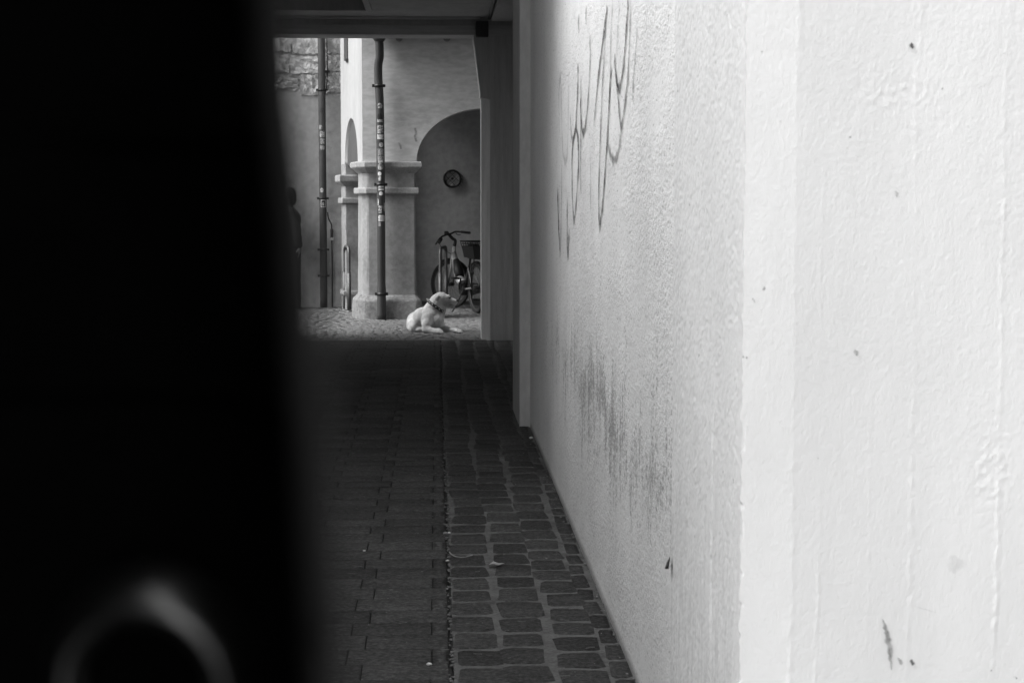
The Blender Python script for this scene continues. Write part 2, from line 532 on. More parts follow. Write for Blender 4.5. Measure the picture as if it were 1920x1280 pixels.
def paver_verts(w, l, h, cut, bev, rnd, wob):
    """rounded-corner slab, 8-sided, with a worn shoulder; returns verts, faces"""
    hw, hl = w / 2, l / 2
    out = [(-hw + cut, -hl), (hw - cut, -hl), (hw, -hl + cut), (hw, hl - cut), (hw - cut, hl), (-hw + cut, hl), (-hw, hl - cut), (-hw, -hl + cut)]
    out = [(x + rnd.uniform(-wob, wob), y + rnd.uniform(-wob, wob)) for x, y in out]
    vv = [(x, y, -0.02) for x, y in out] + [(x, y, h - bev * 0.8 + rnd.uniform(-.001, .001)) for x, y in out]
    vv += [(x * (1 - 2 * bev / w), y * (1 - 2 * bev / l), h + rnd.uniform(-.0015, .0015)) for x, y in out]
    vv += [(0, 0, h + 0.002)]
    ff = [[i, (i + 1) % 8, 8 + (i + 1) % 8, 8 + i] for i in range(8)] + [[8 + i, 8 + (i + 1) % 8, 16 + (i + 1) % 8, 16 + i] for i in range(8)]
    ff += [[16 + i, 16 + (i + 1) % 8, 24] for i in range(8)]
    return vv, ff

def variants(name, n, w, l, h, cut, bev, wob, mat):
    out = []
    for k in range(n):
        vv, ff = paver_verts(w, l, h, cut, bev, random, wob)
        me = bpy.data.meshes.new(name)
        me.from_pydata(vv, [], ff); me.update()
        me.polygons.foreach_set('use_smooth', [False] * 8 + [True] * 16)
        me.materials.append(mat)
        out.append(me)
    return out

def place_piece(name, me, loc, rz, sc, tilt, parent):
    o = bpy.data.objects.new(name, me)
    o.location = loc
    o.rotation_euler = (tilt[0], tilt[1], rz)
    o.scale = sc
    link(o, parent)

# bricks: rows across, joints staggered
BL, BW = 0.275, 0.183
brick_me = variants('paving_brick', 6, BL - 0.005, BW - 0.004, 0.010, 0.004, 0.003, 0.001, M['brick'])
rest = MB()
n_b = 0
row = 0
y = 4.6
while y < Y_FAR - 0.02:
    d = min(BW, Y_FAR - y)
    left_lim = (520 - VPX) / F_PX * y - 0.25
    off = (0.0, 0.2)[row % 2] + random.uniform(-0.008, 0.008)
    x = 0.036 - off * BL
    first = True
    xr = 0.036
    while xr > max(left_lim, LX + 0.05):
        xl = x - BL if not (first and off > 0.03) else x
        if first and off > 0.03:
            xl = 0.036 - off * BL if off * BL > 0.03 else x - BL
        w = xr - xl
        cx, cy = (xl + xr) / 2, y + d / 2
        loc = (cx, cy, random.uniform(-0.0015, 0.001))
        sc = (w / BL, d / BW, 1)
        if n_b < 300:
            place_piece('paving_brick', random.choice(brick_me), loc, random.uniform(-.006, .006), sc, (random.uniform(-.006, .006), random.uniform(-.004, .004)), floor)
            n_b += 1
        else:
            vv, ff = paver_verts(w - 0.005, d - 0.004, 0.010 + loc[2], 0.004, 0.003, random, 0.001)
            rest.add([(a + cx, b + cy, c) for a, b, c in vv], ff)
        xr = xl
        x = xl if first and off > 0.03 else x - BL
        first = False
    y += BW
    row += 1
o = rest.build('far_paving_bricks', M['brick'], floor); tag(o, kind='stuff')

# setts: three and a bit columns with wide mortar joints
sett_me = variants('cobble_sett', 10, 0.150, 0.225, 0.0125, 0.021, 0.006, 0.009, M['sett'])
cols = [(0.054, 0.160), (0.216, 0.158), (0.376, 0.156), (0.534, 0.066), (0.604, 0.15), (0.756, 0.14)]
n_s = 0
rest = MB()
for ci, (x0, w) in enumerate(cols):
    y = (4.6 if ci < 4 else 12.4) + random.uniform(0, 0.2)
    while y < Y_FAR - 0.06:
        l = random.uniform(0.19, 0.255)
        if y + l > Y_FAR - 0.01: l = Y_FAR - 0.01 - y
        wob = 0.012 * math.sin(y * 1.7 + ci * 2.0) + 0.006 * math.sin(y * 4.1 + ci)
        loc = (x0 + w / 2 + wob, y + l / 2, random.uniform(-0.002, 0.0015))
        sc = ((w - 0.004) / 0.151 * random.uniform(0.93, 1.05), (l - random.uniform(0.018, 0.030)) / 0.225, 1)
        if n_s < 300:
            place_piece('cobble_sett', random.choice(sett_me), loc, random.uniform(-.05, .05), sc, (random.uniform(-.006, .006), random.uniform(-.008, .008)), floor)
            n_s += 1
        y += l
# gritty seam between the two pavings
sm = MB()
for k in range(420):
    yy = 4.6 + (k / 420) ** 1.2 * (Y_FAR - 4.7)
    r = random.uniform(0.002, 0.007)
    bm = bmesh.new(); bmesh.ops.create_icosphere(bm, subdivisions=1, radius=r)
    sm.bm(bm, Matrix.Translation((0.045 + random.gauss(0, 0.006), yy + random.uniform(-.03, .03), 0.011)) @ Matrix.Diagonal((1.3, random.uniform(1, 2.5), 0.7, 1)))
o = sm.build('seam_grit', simple('seam_grit', 0.12, 0.6, 30, 0.95, 0, 0), floor); tag(o, kind='stuff')

# courtyard: small setts laid in fans
cy_floor = mesh_obj('courtyard_paving', [(-7, Y_FAR + 0.02, 0.0), (4, Y_FAR + 0.02, 0.0), (4, 27, 0.0), (-7, 27, 0.0)], [[0, 1, 2, 3]], M['dirt'])
tag(cy_floor, 'pale courtyard cobbles laid in fans', 'paving', kind='structure')
fan = MB()
yy = Y_FAR + 0.03
# border course at the passage end
x = -2.6
while x < 0.6:
    w = random.uniform(0.14, 0.2)
    vv, ff = paver_verts(w - 0.006, 0.15, 0.014, 0.008, 0.006, random, 0.002)
    fan.add([(a + x + w / 2, b + yy + 0.075, c) for a, b, c in vv], ff, False)
    x += w
RP, SS = 1.25, 0.105
for r_ in range(-4, 64):
    base_y = Y_FAR + 0.22 + r_ * SS
    x = -2.8
    while x < 1.5:
        w = random.uniform(0.085, 0.125)
        ph = ((x + w / 2) / RP) % 1.0
        arc = 0.42 * (1 - (2 * ph - 1) ** 2)
        yc = base_y + arc
        slope = 0.42 * (-4 * (2 * ph - 1)) / RP
        if Y_FAR + 0.24 < yc < 25.4:
            vv, ff = paver_verts(w - 0.014, SS - 0.013, 0.012 + random.uniform(-.003, .003), 0.008, 0.005, random, 0.005)
            ca, sa = math.cos(math.atan(slope)), math.sin(math.atan(slope))
            fan.add([(a * ca - b * sa + x + w / 2, a * sa + b * ca + yc, c) for a, b, c in vv], ff, False)
        x += w
o = fan.build('fan_setts', M['fan'], cy_floor); tag(o, kind='stuff')

# ------------------------------------------------------------------ passage: wall, pillars, ceiling, end beam
mb = MB().box((WX, Y_PIL1 - 0.3, -0.02), (WX + 0.3, Y_LOW - 0.005, Z_HIGH - 0.002)).box((0.9, Y_LOW - 0.005, -0.02), (1.2, Y_FAR + 0.1, CEIL - 0.002))
wall = mb.build('passage_wall', M['render'])
tag(wall, 'long rough white rendered wall with tall spray paint scrawl and sooty streaks', 'wall')

def stroke(zpts, width, dens0, dens1, closed=False):
    pts = [onwall(960 + x / 2, y / 2, WX - 0.003) for x, y in zpts]
    sp = catmull([(p.y, p.z, 0) for p in pts], 10)
    vv, ff, uv = [], [], []
    n = len(sp)
    for i, p in enumerate(sp):
        t = (sp[min(i + 1, n - 1)] - sp[max(i - 1, 0)]).normalized()
        nx, nz = -t.y, t.x
        k = i / (n - 1)
        dd = dens0 + (dens1 - dens0) * k
        e = min(1, i / 3.0, (n - 1 - i) / 3.0)
        wv = width * (0.85 + 0.3 * math.sin(i * 0.7))
        vv += [(WX - 0.003, p.x + nx * wv / 2, p.y + nz * wv / 2), (WX - 0.003, p.x - nx * wv / 2, p.y - nz * wv / 2)]
        uv += [(0, dd * e), (1, dd * e)]
        if i: ff.append([2 * i - 2, 2 * i - 1, 2 * i + 1, 2 * i])
    mesh_obj('spray_stroke', vv, ff, M['spray'], wall, uvs=uv)

for zp, w, d0, d1 in [
    ([(357, 25), (350, 80), (325, 270), (305, 490)], 0.05, 1.0, 0.75),
    ([(354, 60), (342, 250), (332, 480), (325, 700), (326, 860)], 0.045, 0.5, 1.0),
    ([(326, 868), (338, 780), (345, 690), (357, 510), (366, 330), (373, 250)], 0.045, 1.0, 0.95),
    ([(378, -10), (370, 150), (366, 350), (358, 520), (368, 575), (382, 600), (398, 570), (410, 480)], 0.05, 0.35, 0.6),
    ([(383, 200), (389, 285), (402, 332), (418, 240), (430, 80), (436, -10)], 0.05, 0.8, 0.9),
    ([(390, 290), (400, 400), (409, 475), (425, 370), (436, 250), (446, -10)], 0.045, 0.8, 0.6),
    ([(470, 90), (462, 210), (454, 320), (453, 385)], 0.045, 0.35, 0.6),
    ([(249, 50), (250, 128)], 0.09, 0.55, 0.6), ([(277, 20), (277, 90)], 0.09, 0.5, 0.5),
    ([(290, 135), (293, 220), (284, 380), (275, 470), (265, 498), (258, 440), (256, 350)], 0.055, 0.55, 0.9),
    ([(247, 228), (246, 330), (240, 460), (248, 540), (249, 692)], 0.07, 0.7, 1.0),
    ([(241, 460), (226, 560), (225, 700), (232, 825), (242, 740), (247, 630)], 0.06, 0.9, 0.6),
    ([(170, 700), (174, 830), (181, 972)], 0.08, 1.0, 0.8), ([(181, 972), (186, 740), (186, 600)], 0.07, 0.5, 0.3),
    ([(207, 735), (207, 900), (209, 976)], 0.08, 0.6, 1.0), ([(209, 976), (213, 900), (214, 850)], 0.07, 1.0, 0.5),
    ([(183, 275), (176, 350), (178, 520)], 0.07, 0.45, 0.2), ([(213, 285), (208, 560), (198, 602), (189, 540), (183, 300)], 0.06, 0.25, 0.3),
    ([(218, 425), (221, 490), (227, 528), (240, 468)], 0.06, 0.5, 0.7), ([(258, 265), (257, 500), (258, 745)], 0.06, 0.4, 0.8),
    ([(293, 560), (294, 700), (295, 805)], 0.06, 0.2, 0.4), ([(404, 0), (396, 110), (392, 230)], 0.05, 0.25, 0.25)]:
    stroke(zp, w, d0, d1)

# near pillar: white board-marked concrete, real relief on both visible faces
def relief_front(s, z):
    """s metres from the passage corner, z height"""
    h = np.zeros_like(s)
    wob = 0.0035 * vnoise(z * 9, s * 0 + 3.3, 5) + 0.0015 * vnoise(z * 40, s * 0, 6)
    for x0, w, a in ((0.090, 0.004, 0.0040), (0.136, 0.0025, 0.0022), (0.300, 0.004, 0.0034), (0.455, 0.004, 0.0030), (0.225, 0.002, 0.0012)):
        m = 0.45 + 0.55 * vnoise(z * 3 + x0 * 50, s * 0, int(x0 * 100))
        rough = 1 + 1.2 * vnoise(z * 70, s * 90, int(x0 * 300))
        h += a * np.clip(m, 0, 1) * np.exp(-((s - x0 - wob) / w) ** 2) * rough
    board = np.floor(s / 0.155)
    h += 0.0006 * vnoise(s * 26, z * 3.0, 21) + 0.0006 * vnoise(s * 60 + board * 7, z * 26, 22)
    patch = np.clip(vnoise(s * 9, z * 6, 23) * 2.6 - 1.0, 0, 1)
    h += patch * 0.0022 * vnoise(s * 150, z * 120, 24)
    h += 0.0004 * vnoise(s * 180, z * 110, 25) + 0.0005 * vnoise(s * 260, z * 220, 26)
    return h * 0.27

def grid_face(ns, nz, S, Z, pos):
    s, z = np.meshgrid(np.linspace(*S, ns), np.linspace(*Z, nz))
    P3 = pos(s, z)
    vv = P3.reshape(-1, 3)
    idx = np.arange(ns * nz).reshape(nz, ns)
    ff = np.stack([idx[:-1, :-1], idx[:-1, 1:], idx[1:, 1:], idx[1:, :-1]], -1).reshape(-1, 4)
    return vv, ff

PW = 0.72
pil = MB().box((PX + 0.045, Y_PIL0 + 0.03, -0.02), (PX + PW - 0.01, Y_PIL1 - 0.004, CEIL + 0.4)).build('concrete_pillar', M['white_front'])
tag(pil, 'broad white painted board-marked concrete pillar nearest on the right', 'pillar')
def front_pos(s, z):
    # first 9 cm lean back as a shallow splay towards the passage
    sp = np.clip((0.088 - s) / 0.088, 0, 1)
    edge = (0.0025 * vnoise(z * 30, z * 0, 31) + 0.003 * vnoise(z * 90, z * 0, 32)) * np.clip(1.9 - z, 0.5, 1.5)
    yb = Y_PIL0 + 0.009 * sp - relief_front(s, z)
    rb = np.clip((s - (PW - 0.05)) / 0.05, 0, 1)
    yb = yb + 0.04 * rb ** 2
    x = PX + s + np.where(s < 0.004, edge, 0)
    return np.stack([x, yb, z], -1)
def side_pos(s, z):
    h = 0.0004 * vnoise(s * 30, z * 2.2, 41) + 0.0006 * vnoise(s * 60, z * 40, 42) + 0.0007 * vnoise(s * 150, z * 110, 43) + 0.0006 * vnoise(s * 240, z * 200, 44)
    for x0, a in ((0.33, 0.003),):
        h += a * np.exp(-((s - x0) / 0.006) ** 2) * (0.7 + 0.5 * vnoise(z * 4, s * 0, int(x0 * 99)))
    edge = (0.0025 * vnoise(z * 30, z * 0, 31) + 0.003 * vnoise(z * 90, z * 0, 32)) * np.clip(1.9 - z, 0.5, 1.5)
    x = PX - h
    x = np.where(s < 0.004, PX + edge, x)
    return np.stack([x, Y_PIL0 + 0.009 + s, z], -1)
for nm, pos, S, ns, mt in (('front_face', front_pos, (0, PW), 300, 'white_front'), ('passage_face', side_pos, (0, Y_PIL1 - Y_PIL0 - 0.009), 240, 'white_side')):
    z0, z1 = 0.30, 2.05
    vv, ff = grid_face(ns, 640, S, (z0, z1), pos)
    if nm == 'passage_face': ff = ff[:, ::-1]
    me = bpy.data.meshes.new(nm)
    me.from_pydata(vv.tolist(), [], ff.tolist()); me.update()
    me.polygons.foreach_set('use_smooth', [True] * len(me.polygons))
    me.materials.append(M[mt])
    o = bpy.data.objects.new(nm, me); link(o, pil)
# the same faces below and above the eye-level part, plain
mb = MB()
for a, b in ((-0.02, 0.30), (2.05, CEIL + 0.4)):
    mb.add([(PX + 0.001, Y_PIL0 + 0.010, a), (PX + 0.088, Y_PIL0 + 0.001, a), (PX + PW - 0.06, Y_PIL0 + 0.001, a), (PX + PW, Y_PIL0 + 0.04, a),
            (PX + 0.001, Y_PIL0 + 0.010, b), (PX + 0.088, Y_PIL0 + 0.001, b), (PX + PW - 0.06, Y_PIL0 + 0.001, b), (PX + PW, Y_PIL0 + 0.04, b),
            (PX + 0.001, Y_PIL1, a), (PX + 0.001, Y_PIL1, b)], [[0, 1, 5, 4], [1, 2, 6, 5], [2, 3, 7, 6], [8, 0, 4, 9]])
mb.build('plain_faces', M['white_front'], pil)
# dark scuffs and chips on the front
for pts_, w, dn in (([(1655, 1160), (1662, 1185), (1668, 1215), (1672, 1255)], 0.010, 0.55), ([(1684, 1232), (1690, 1246)], 0.008, 0.5), ([(1709, 1235), (1711, 1247)], 0.008, 0.8), ([(1709, 80), (1711, 92)], 0.007, 0.9),
                    ([(1603, 655), (1607, 667)], 0.009, 0.6), ([(1680, 358), (1682, 370)], 0.007, 0.5), ([(1713, 1135), (1756, 1148)], 0.004, 0.2), ([(1788, 1040), (1790, 1075)], 0.03, 0.1)):
    c_ = catmull([at(a, b, Y_PIL0 - 0.0035) for a, b in pts_], 6)
    vv, ff, uv = [], [], []
    for i, p_ in enumerate(c_):
        e_ = dn
        w_ = w * (0.15 + 0.85 * math.sin(math.pi * i / (len(c_) - 1))) * 0.8
        vv += [p_ + Vector((-w_ * random.uniform(.5, 1.2), 0, 0)), p_ + Vector((w_ * random.uniform(.5, 1.2), 0, 0))]; uv += [(0, e_), (1, e_)]
        if i: ff.append([2 * i - 2, 2 * i - 1, 2 * i + 1, 2 * i])
    mesh_obj('scuff_mark', vv, ff, M['spray'], pil, uvs=uv)
# loose flake of render at the joint
p = onwall(1259, 1062, PX - 0.004)
fl = MB()
fl.add([p + Vector((0.0, 0.02, 0.022)), p + Vector((-0.010, -0.01, 0.004)), p + Vector((-0.012, 0.03, -0.010)), p + Vector((0.0, 0.05, -0.016)), p + Vector((-0.004, 0.05, 0.0))],
       [[0, 1, 4], [1, 2, 4], [2, 3, 4], [0, 4, 3]])
fl.build('loose_flake', M['pipe_grey'], pil)

# far pilaster on the same wall
q0, q1 = 11.35, 12.35
pf = MB().box((PX, q0, -0.02), (0.99, q1, CEIL + 0.02), 0.008).build('concrete_pilaster', M['dark_concrete'])
tag(pf, 'narrow pale concrete pilaster halfway down the passage wall', 'pilaster')

# pier at the passage end, with a sloped haunch under the beam
XA = at(903, 500, Y_FAR).x
XB = at(919, 500, Y_FAR).x
mb = MB().prism([(XB, Y_FAR), (XB + 0.6, Y_FAR), (XB + 0.6, Y_FAR + 0.42), (XA, Y_FAR + 0.42), (XA, Y_FAR + 0.075)], -0.02, 3.19)
pier = mb.build('passage_end_pier', M['post'])
tag(pier, 'grey concrete post with lit edge at the end of the passage beside the dog', 'pier')
xt, zt, zb = at(888, 70, Y_FAR).x, 3.185, at(905, 182, Y_FAR).z
hb = MB()
a0 = [(XB + 0.01, zt), (xt, zt), (xt, zt - 0.03), (XA - 0.012, zb + 0.05), (XA - 0.012, zb), (XB + 0.01, zb - 0.03)]
n = len(a0)
hb.add([(x, Y_FAR - 0.012, z) for x, z in a0] + [(x, Y_FAR + 0.40, z) for x, z in a0],
       [list(range(n)), list(range(n, 2 * n))[::-1]] + [[i, n + i, n + (i + 1) % n, (i + 1) % n] for i in range(n)])
hb.build('haunch', M['post'], pier)
bx = at(904, 55, Y_FAR - 0.1)
MB().box((bx.x - 0.065, Y_FAR - 0.13, bx.z - 0.08), (bx.x + 0.065, Y_FAR - 0.05, bx.z + 0.08), 0.008).build('junction_box', M['pipe'], pier)

# end beam
zu, zm = at(700, 66, Y_FAR).z, at(700, 47, Y_FAR).z
beam = MB().box((LX, Y_FAR - 0.03, zu), (XB + 0.62, Y_FAR + 0.40, zm), 0.01).build('end_beam', M['beam'])
tag(beam, 'dark board-marked concrete beam across the end of the passage', 'beam')
MB().box((LX, Y_FAR + 0.012, zm - 0.01), (XB + 0.62, Y_FAR + 0.40, CEIL + 0.05)).build('upper_band', M['dark_concrete'], beam)
MB().box((LX, Y_FAR - 0.12, CEIL - 0.022), (0.46, Y_FAR + 0.01, CEIL + 0.05), 0.006).build('shadow_fillet', M['beam'], beam)

# ceiling: slabs round a deep dark well on the left, and a rib along the wall
XW = at(690, 30, 17.9).x
YW = Y_FAR - 0.62
mb = MB()
mb.box((XW, Y_LOW, CEIL), (1.2, Y_FAR + 0.02, CEIL + 0.3))
mb.box((LX - 0.2, YW, CEIL + 0.002), (XW, Y_FAR + 0.02, CEIL + 0.3))
mb.box((LX - 0.2, Y_LOW, CEIL + 0.002), (XW, 13.6, CEIL + 0.3))
ceil = mb.build('passage_ceiling', M['dark_concrete'])
tag(ceil, 'low concrete ceiling of the passage with a dark well', 'ceiling', kind='structure')
MB().box((LX - 0.2, 13.5, CEIL + 1.6), (XW + 0.1, Y_FAR, CEIL + 1.8)).build('well_top', M['dark_concrete'], ceil)
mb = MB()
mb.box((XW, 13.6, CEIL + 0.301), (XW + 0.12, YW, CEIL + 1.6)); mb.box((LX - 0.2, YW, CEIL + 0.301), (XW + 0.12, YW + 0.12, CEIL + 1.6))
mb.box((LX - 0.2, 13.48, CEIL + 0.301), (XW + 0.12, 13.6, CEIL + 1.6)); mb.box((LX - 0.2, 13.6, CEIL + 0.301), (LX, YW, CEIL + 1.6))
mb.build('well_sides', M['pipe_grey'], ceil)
MB().box((XW - 0.012, 13.6, CEIL - 0.018), (XW + 0.05, YW + 0.02, CEIL - 0.001), 0.004).build('well_trim', M['post'], ceil)
XR = at(921, 41, Y_FAR - 0.1).x
MB().box((XR, Y_LOW + 0.1, CEIL - 0.05), (0.93, Y_FAR - 0.14, CEIL - 0.001), 0.01).build('ceiling_rib', M['post'], ceil)
MB().tube([(XR - 0.02, 12.4, CEIL - 0.02), (XR - 0.02, Y_FAR - 0.15, CEIL - 0.02)], 0.016).build('conduit', M['pipe'], ceil)

lw = MB().box((LX - 0.3, 1.5, -0.02), (LX, Y_ROOF, Z_HIGH - 0.002)).box((LX - 0.3, Y_ROOF, -0.02), (LX, Y_LOW - 0.005, Z_HIGH - 0.002)).box((LX - 0.3, Y_LOW - 0.005, -0.02), (LX, Y_FAR + 0.4, CEIL + 0.3)).build('passage_wall', M['dark_concrete'])  # unseen; open near stretch added and raised to block the sun
tag(lw, 'plain wall on the unseen left side of the passage, open near stretch added to block the sun', 'wall')
# the house the passage runs under
hb = empty('passage_building', (0, 11, 0))
tag(hb, 'house built over the passage, seen only from below', 'building')
MB().box((-3.1, Y_ROOF + 0.02, CEIL + 1.85), (4.5, Y_FAR + 0.38, 6.2)).build('upper_storeys', M['dark_concrete'], hb)
MB().box((-3.1, Y_ROOF + 0.02, CEIL + 0.31), (LX - 0.31, Y_FAR + 0.38, CEIL + 1.849)).build('storey_left', M['dark_concrete'], hb)
MB().box((XW + 0.13, Y_LOW, CEIL + 0.31), (4.5, Y_FAR + 0.38, CEIL + 1.849)).build('storey_right', M['dark_concrete'], hb)
MB().box((LX - 0.2, Y_LOW, CEIL + 0.31), (XW + 0.12, 13.47, CEIL + 1.849)).build('storey_middle', M['dark_concrete'], hb)
MB().box((-3.1, Y_ROOF + 0.02, -0.02), (LX - 0.31, Y_FAR + 0.38, CEIL + 0.3)).build('ground_storey_left', M['dark_concrete'], hb)
MB().box((1.21, Y_PIL1 + 0.05, -0.02), (4.5, Y_FAR + 0.38, CEIL + 0.3)).build('ground_storey_right', M['dark_concrete'], hb)

# ------------------------------------------------------------------ arcade building across the courtyard
YP = onground(730, 600).y            # plinth front
YS = YP + 0.075                      # shaft and wall face
def ax(u): return at(u, 450, YS).x
def az(v, Y=None): return at(730, v, Y or YS).z
arc = empty('arcade_building', (0, YS, 0))
tag(arc, 'plastered house with round arches on a stone corner pier', 'building')
xL, xR = ax(681), ax(778)
DPT = 0.45
cx2, Y2 = at(641, 450, 24.0).x, 24.0             # far end of the lit side wall
sdir = Vector((cx2 - xL, Y2 - YS)); SL = sdir.length; sdir.normalize()
snrm = Vector((sdir.y, -sdir.x))                  # into the building (to the right)
def sp(s, d): p = Vector((xL, YS)) + sdir * s + snrm * d; return (p.x, p.y)
CH = 0.06
plan = [(xL + CH, YS), (xR, YS), (xR, YS + DPT), sp(DPT / sdir.y, 0.0), sp(CH, 0)]
z_imp, z_imp0, z_b1, z_b0, z_pl = az(303), az(316), az(352), az(363), az(553)
def softened(poly):   # cut the corners a little
    out = []
    n = len(poly)
    for i in range(n):
        p0, p1, p2 = Vector(poly[i - 1]), Vector(poly[i]), Vector(poly[(i + 1) % n])
        out.append(tuple(p1 + (p0 - p1).normalized() * 0.012)); out.append(tuple(p1 + (p2 - p1).normalized() * 0.012))
    return out
def shaft_mesh(poly, z0, z1, flare):
    """shaft a little wider at the foot, slightly uneven like hand-dressed stone"""
    mb = MB(); P_ = softened(poly); n = len(P_); rows = 26
    for r_ in range(rows + 1):
        t = r_ / rows
        q = offset_poly(P_, flare * (1 - t) ** 2)
        for i, (x, y) in enumerate(q):
            mb.v.append(Vector((x + 0.0018 * math.sin(r_ * 1.1 + i), y + 0.0015 * math.sin(r_ * 0.8 + i * 2), z0 + (z1 - z0) * t)))
    for r_ in range(rows):
        for i in range(n):
            j = (i + 1) % n
            mb.f.append([r_ * n + i, r_ * n + j, (r_ + 1) * n + j, (r_ + 1) * n + i]); mb.s.append(False)
    mb.f.append(list(range(rows * n, rows * n + n))); mb.s.append(False)
    return mb
shaft_mesh(plan, z_pl - 0.02, z_imp0 + 0.01, 0.012).build('pier_shaft', M['sandstone'], arc)
def moulding(poly, z0, z1, out, mat, name, under=0.0):
    """projecting slab with rounded arris and a sloping underside"""
    mb = MB()
    pr = [(0.0, z0 - under), (out * 0.55, z0 - under * 0.4), (out * 0.92, z0), (out, z0 + 0.012), (out, z1 - 0.014), (out * 0.85, z1), (0.0, z1 + 0.002)]
    n = len(poly)
    for d, z in pr:
        for x, y in offset_poly(poly, d + 0.002): mb.v.append(Vector((x, y, z)))
    for r_ in range(len(pr) - 1):
        for i in range(n):
            j = (i + 1) % n
            mb.f.append([r_ * n + i, r_ * n + j, (r_ + 1) * n + j, (r_ + 1) * n + i]); mb.s.append(False)
    mb.f.append(list(range((len(pr) - 1) * n, len(pr) * n))); mb.s.append(False)
    mb.f.append(list(range(n))[::-1]); mb.s.append(False)
    return mb.build(name, mat, arc)
moulding(plan, z_imp0 + 0.01, z_imp, 0.085, M['mould'], 'impost', 0.07)
moulding(plan, z_b0, z_b1, 0.045, M['mould'], 'pier_band', 0.01)
plp = softened(offset_poly(softened(plan), 0.075))
mb = MB(); n = len(plp)
for d, z in ((0.012, -0.02), (0.012, z_pl - 0.20), (0.004, z_pl - 0.075), (-0.006, z_pl - 0.055), (-0.062, z_pl)):
    for i, (x, y) in enumerate(offset_poly(plp, d)): mb.v.append(Vector((x + 0.004 * math.sin(i * 2.1 + z * 9), y, z + 0.004 * math.sin(i * 1.7))))
for r_ in range(4):
    for i in range(n):
        j = (i + 1) % n
        mb.f.append([r_ * n + i, r_ * n + j, (r_ + 1) * n + j, (r_ + 1) * n + i]); mb.s.append(False)
mb.f.append(list(range(4 * n, 5 * n))); mb.s.append(False)
plo = mb.build('plinth', simple('mossy_plinth', 0.20, 0.55, 3.5, 0.95, 0.6, 0.01, 30), arc)

def arch_wall(name, org, dr, nrm, length, s0, s1, spring, rise, top, thick, mat, base0=0.0):
    """wall standing on org + dr*s, arch opening s0..s1; solid from `spring` up"""
    mb = MB()
    def V(s, d, z): p = Vector(org) + Vector(dr) * s + Vector(nrm) * d; return Vector((p.x, p.y, z))
    N_ = 40
    c, a = (s0 + s1) / 2, (s1 - s0) / 2
    S = [0.0] + [c - a * math.cos(math.pi * k / N_) for k in range(N_ + 1)] + [length]
    Zs = [spring] + [spring + rise * math.sin(math.pi * k / N_) for k in range(N_ + 1)] + [spring]
    for d in (0, thick):
        b = len(mb.v)
        rows = 12
        for s, z in zip(S, Zs):
            for r_ in range(rows + 1): mb.v.append(V(s, d, z + (top - z) * r_ / rows))
        for i in range(len(S) - 1):
            for r_ in range(rows):
                q = [b + i * (rows + 1) + r_, b + (i + 1) * (rows + 1) + r_, b + (i + 1) * (rows + 1) + r_ + 1, b + i * (rows + 1) + r_ + 1]
                mb.f.append(q if d == 0 else q[::-1]); mb.s.append(False)
    m_ = len(S) * 13
    for i in range(len(S) - 1):
        mb.f.append([i * 13, m_ + i * 13, m_ + (i + 1) * 13, (i + 1) * 13]); mb.s.append(1 <= i < len(S) - 2)
        mb.f.append([i * 13 + 12, (i + 1) * 13 + 12, m_ + (i + 1) * 13 + 12, m_ + i * 13 + 12]); mb.s.append(False)
    e = (len(S) - 1) * 13
    for r_ in range(12):
        mb.f.append([r_, r_ + 1, m_ + r_ + 1, m_ + r_]); mb.s.append(False)
        mb.f.append([e + r_, m_ + e + r_, m_ + e + r_ + 1, e + r_ + 1]); mb.s.append(False)
    return mb.build(name, mat, arc)
EAVE = az(64)
xA0 = ax(781)
a_half = ax(908) - xA0
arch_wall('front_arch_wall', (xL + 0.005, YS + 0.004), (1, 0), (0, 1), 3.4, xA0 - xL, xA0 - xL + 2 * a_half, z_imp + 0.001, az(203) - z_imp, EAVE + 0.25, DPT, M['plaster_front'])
s_a0, s_a1 = DPT + 0.0, SL - 0.40
z_ap = at(661, 222, (YS + Y2) / 2).z
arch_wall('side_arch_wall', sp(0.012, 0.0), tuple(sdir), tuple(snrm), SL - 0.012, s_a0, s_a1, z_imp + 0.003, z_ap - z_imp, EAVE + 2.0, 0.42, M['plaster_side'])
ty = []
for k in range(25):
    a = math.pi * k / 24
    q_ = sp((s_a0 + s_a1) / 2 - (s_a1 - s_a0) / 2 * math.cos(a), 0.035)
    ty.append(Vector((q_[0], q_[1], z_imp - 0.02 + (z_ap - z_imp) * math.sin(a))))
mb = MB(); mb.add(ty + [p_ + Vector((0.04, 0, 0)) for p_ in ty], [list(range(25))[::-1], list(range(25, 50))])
mb.build('arch_shade_panel', simple('shade_panel', 0.07, 0.2, 3.0), arc)  # added dark sheet in the arch head, standing in for shade inside
# second pier at the far end of the side wall
p2 = [sp(s_a1, 0.0), sp(s_a1, 0.45), sp(SL + 0.02, 0.45), sp(SL + 0.02, 0.0)]
p2 = p2 if sum((p2[i - 1][0] * p2[i][1] - p2[i][0] * p2[i - 1][1]) for i in range(4)) > 0 else p2[::-1]
Yp2 = p2[0][1]
def z2(v): return at(655, v, sp(s_a1, 0)[1]).z
shaft_mesh(p2, 0.0, z_imp, 0.01).build('pier_shaft', M['sandstone'], arc)
moulding(p2, z2(341), z2(328), 0.075, M['mould'], 'impost', 0.06)
moulding(p2, z2(381), z2(371), 0.04, M['mould'], 'pier_band', 0.01)
moulding(p2, z2(553), z2(545), 0.03, M['mould'], 'plinth', 0.0)
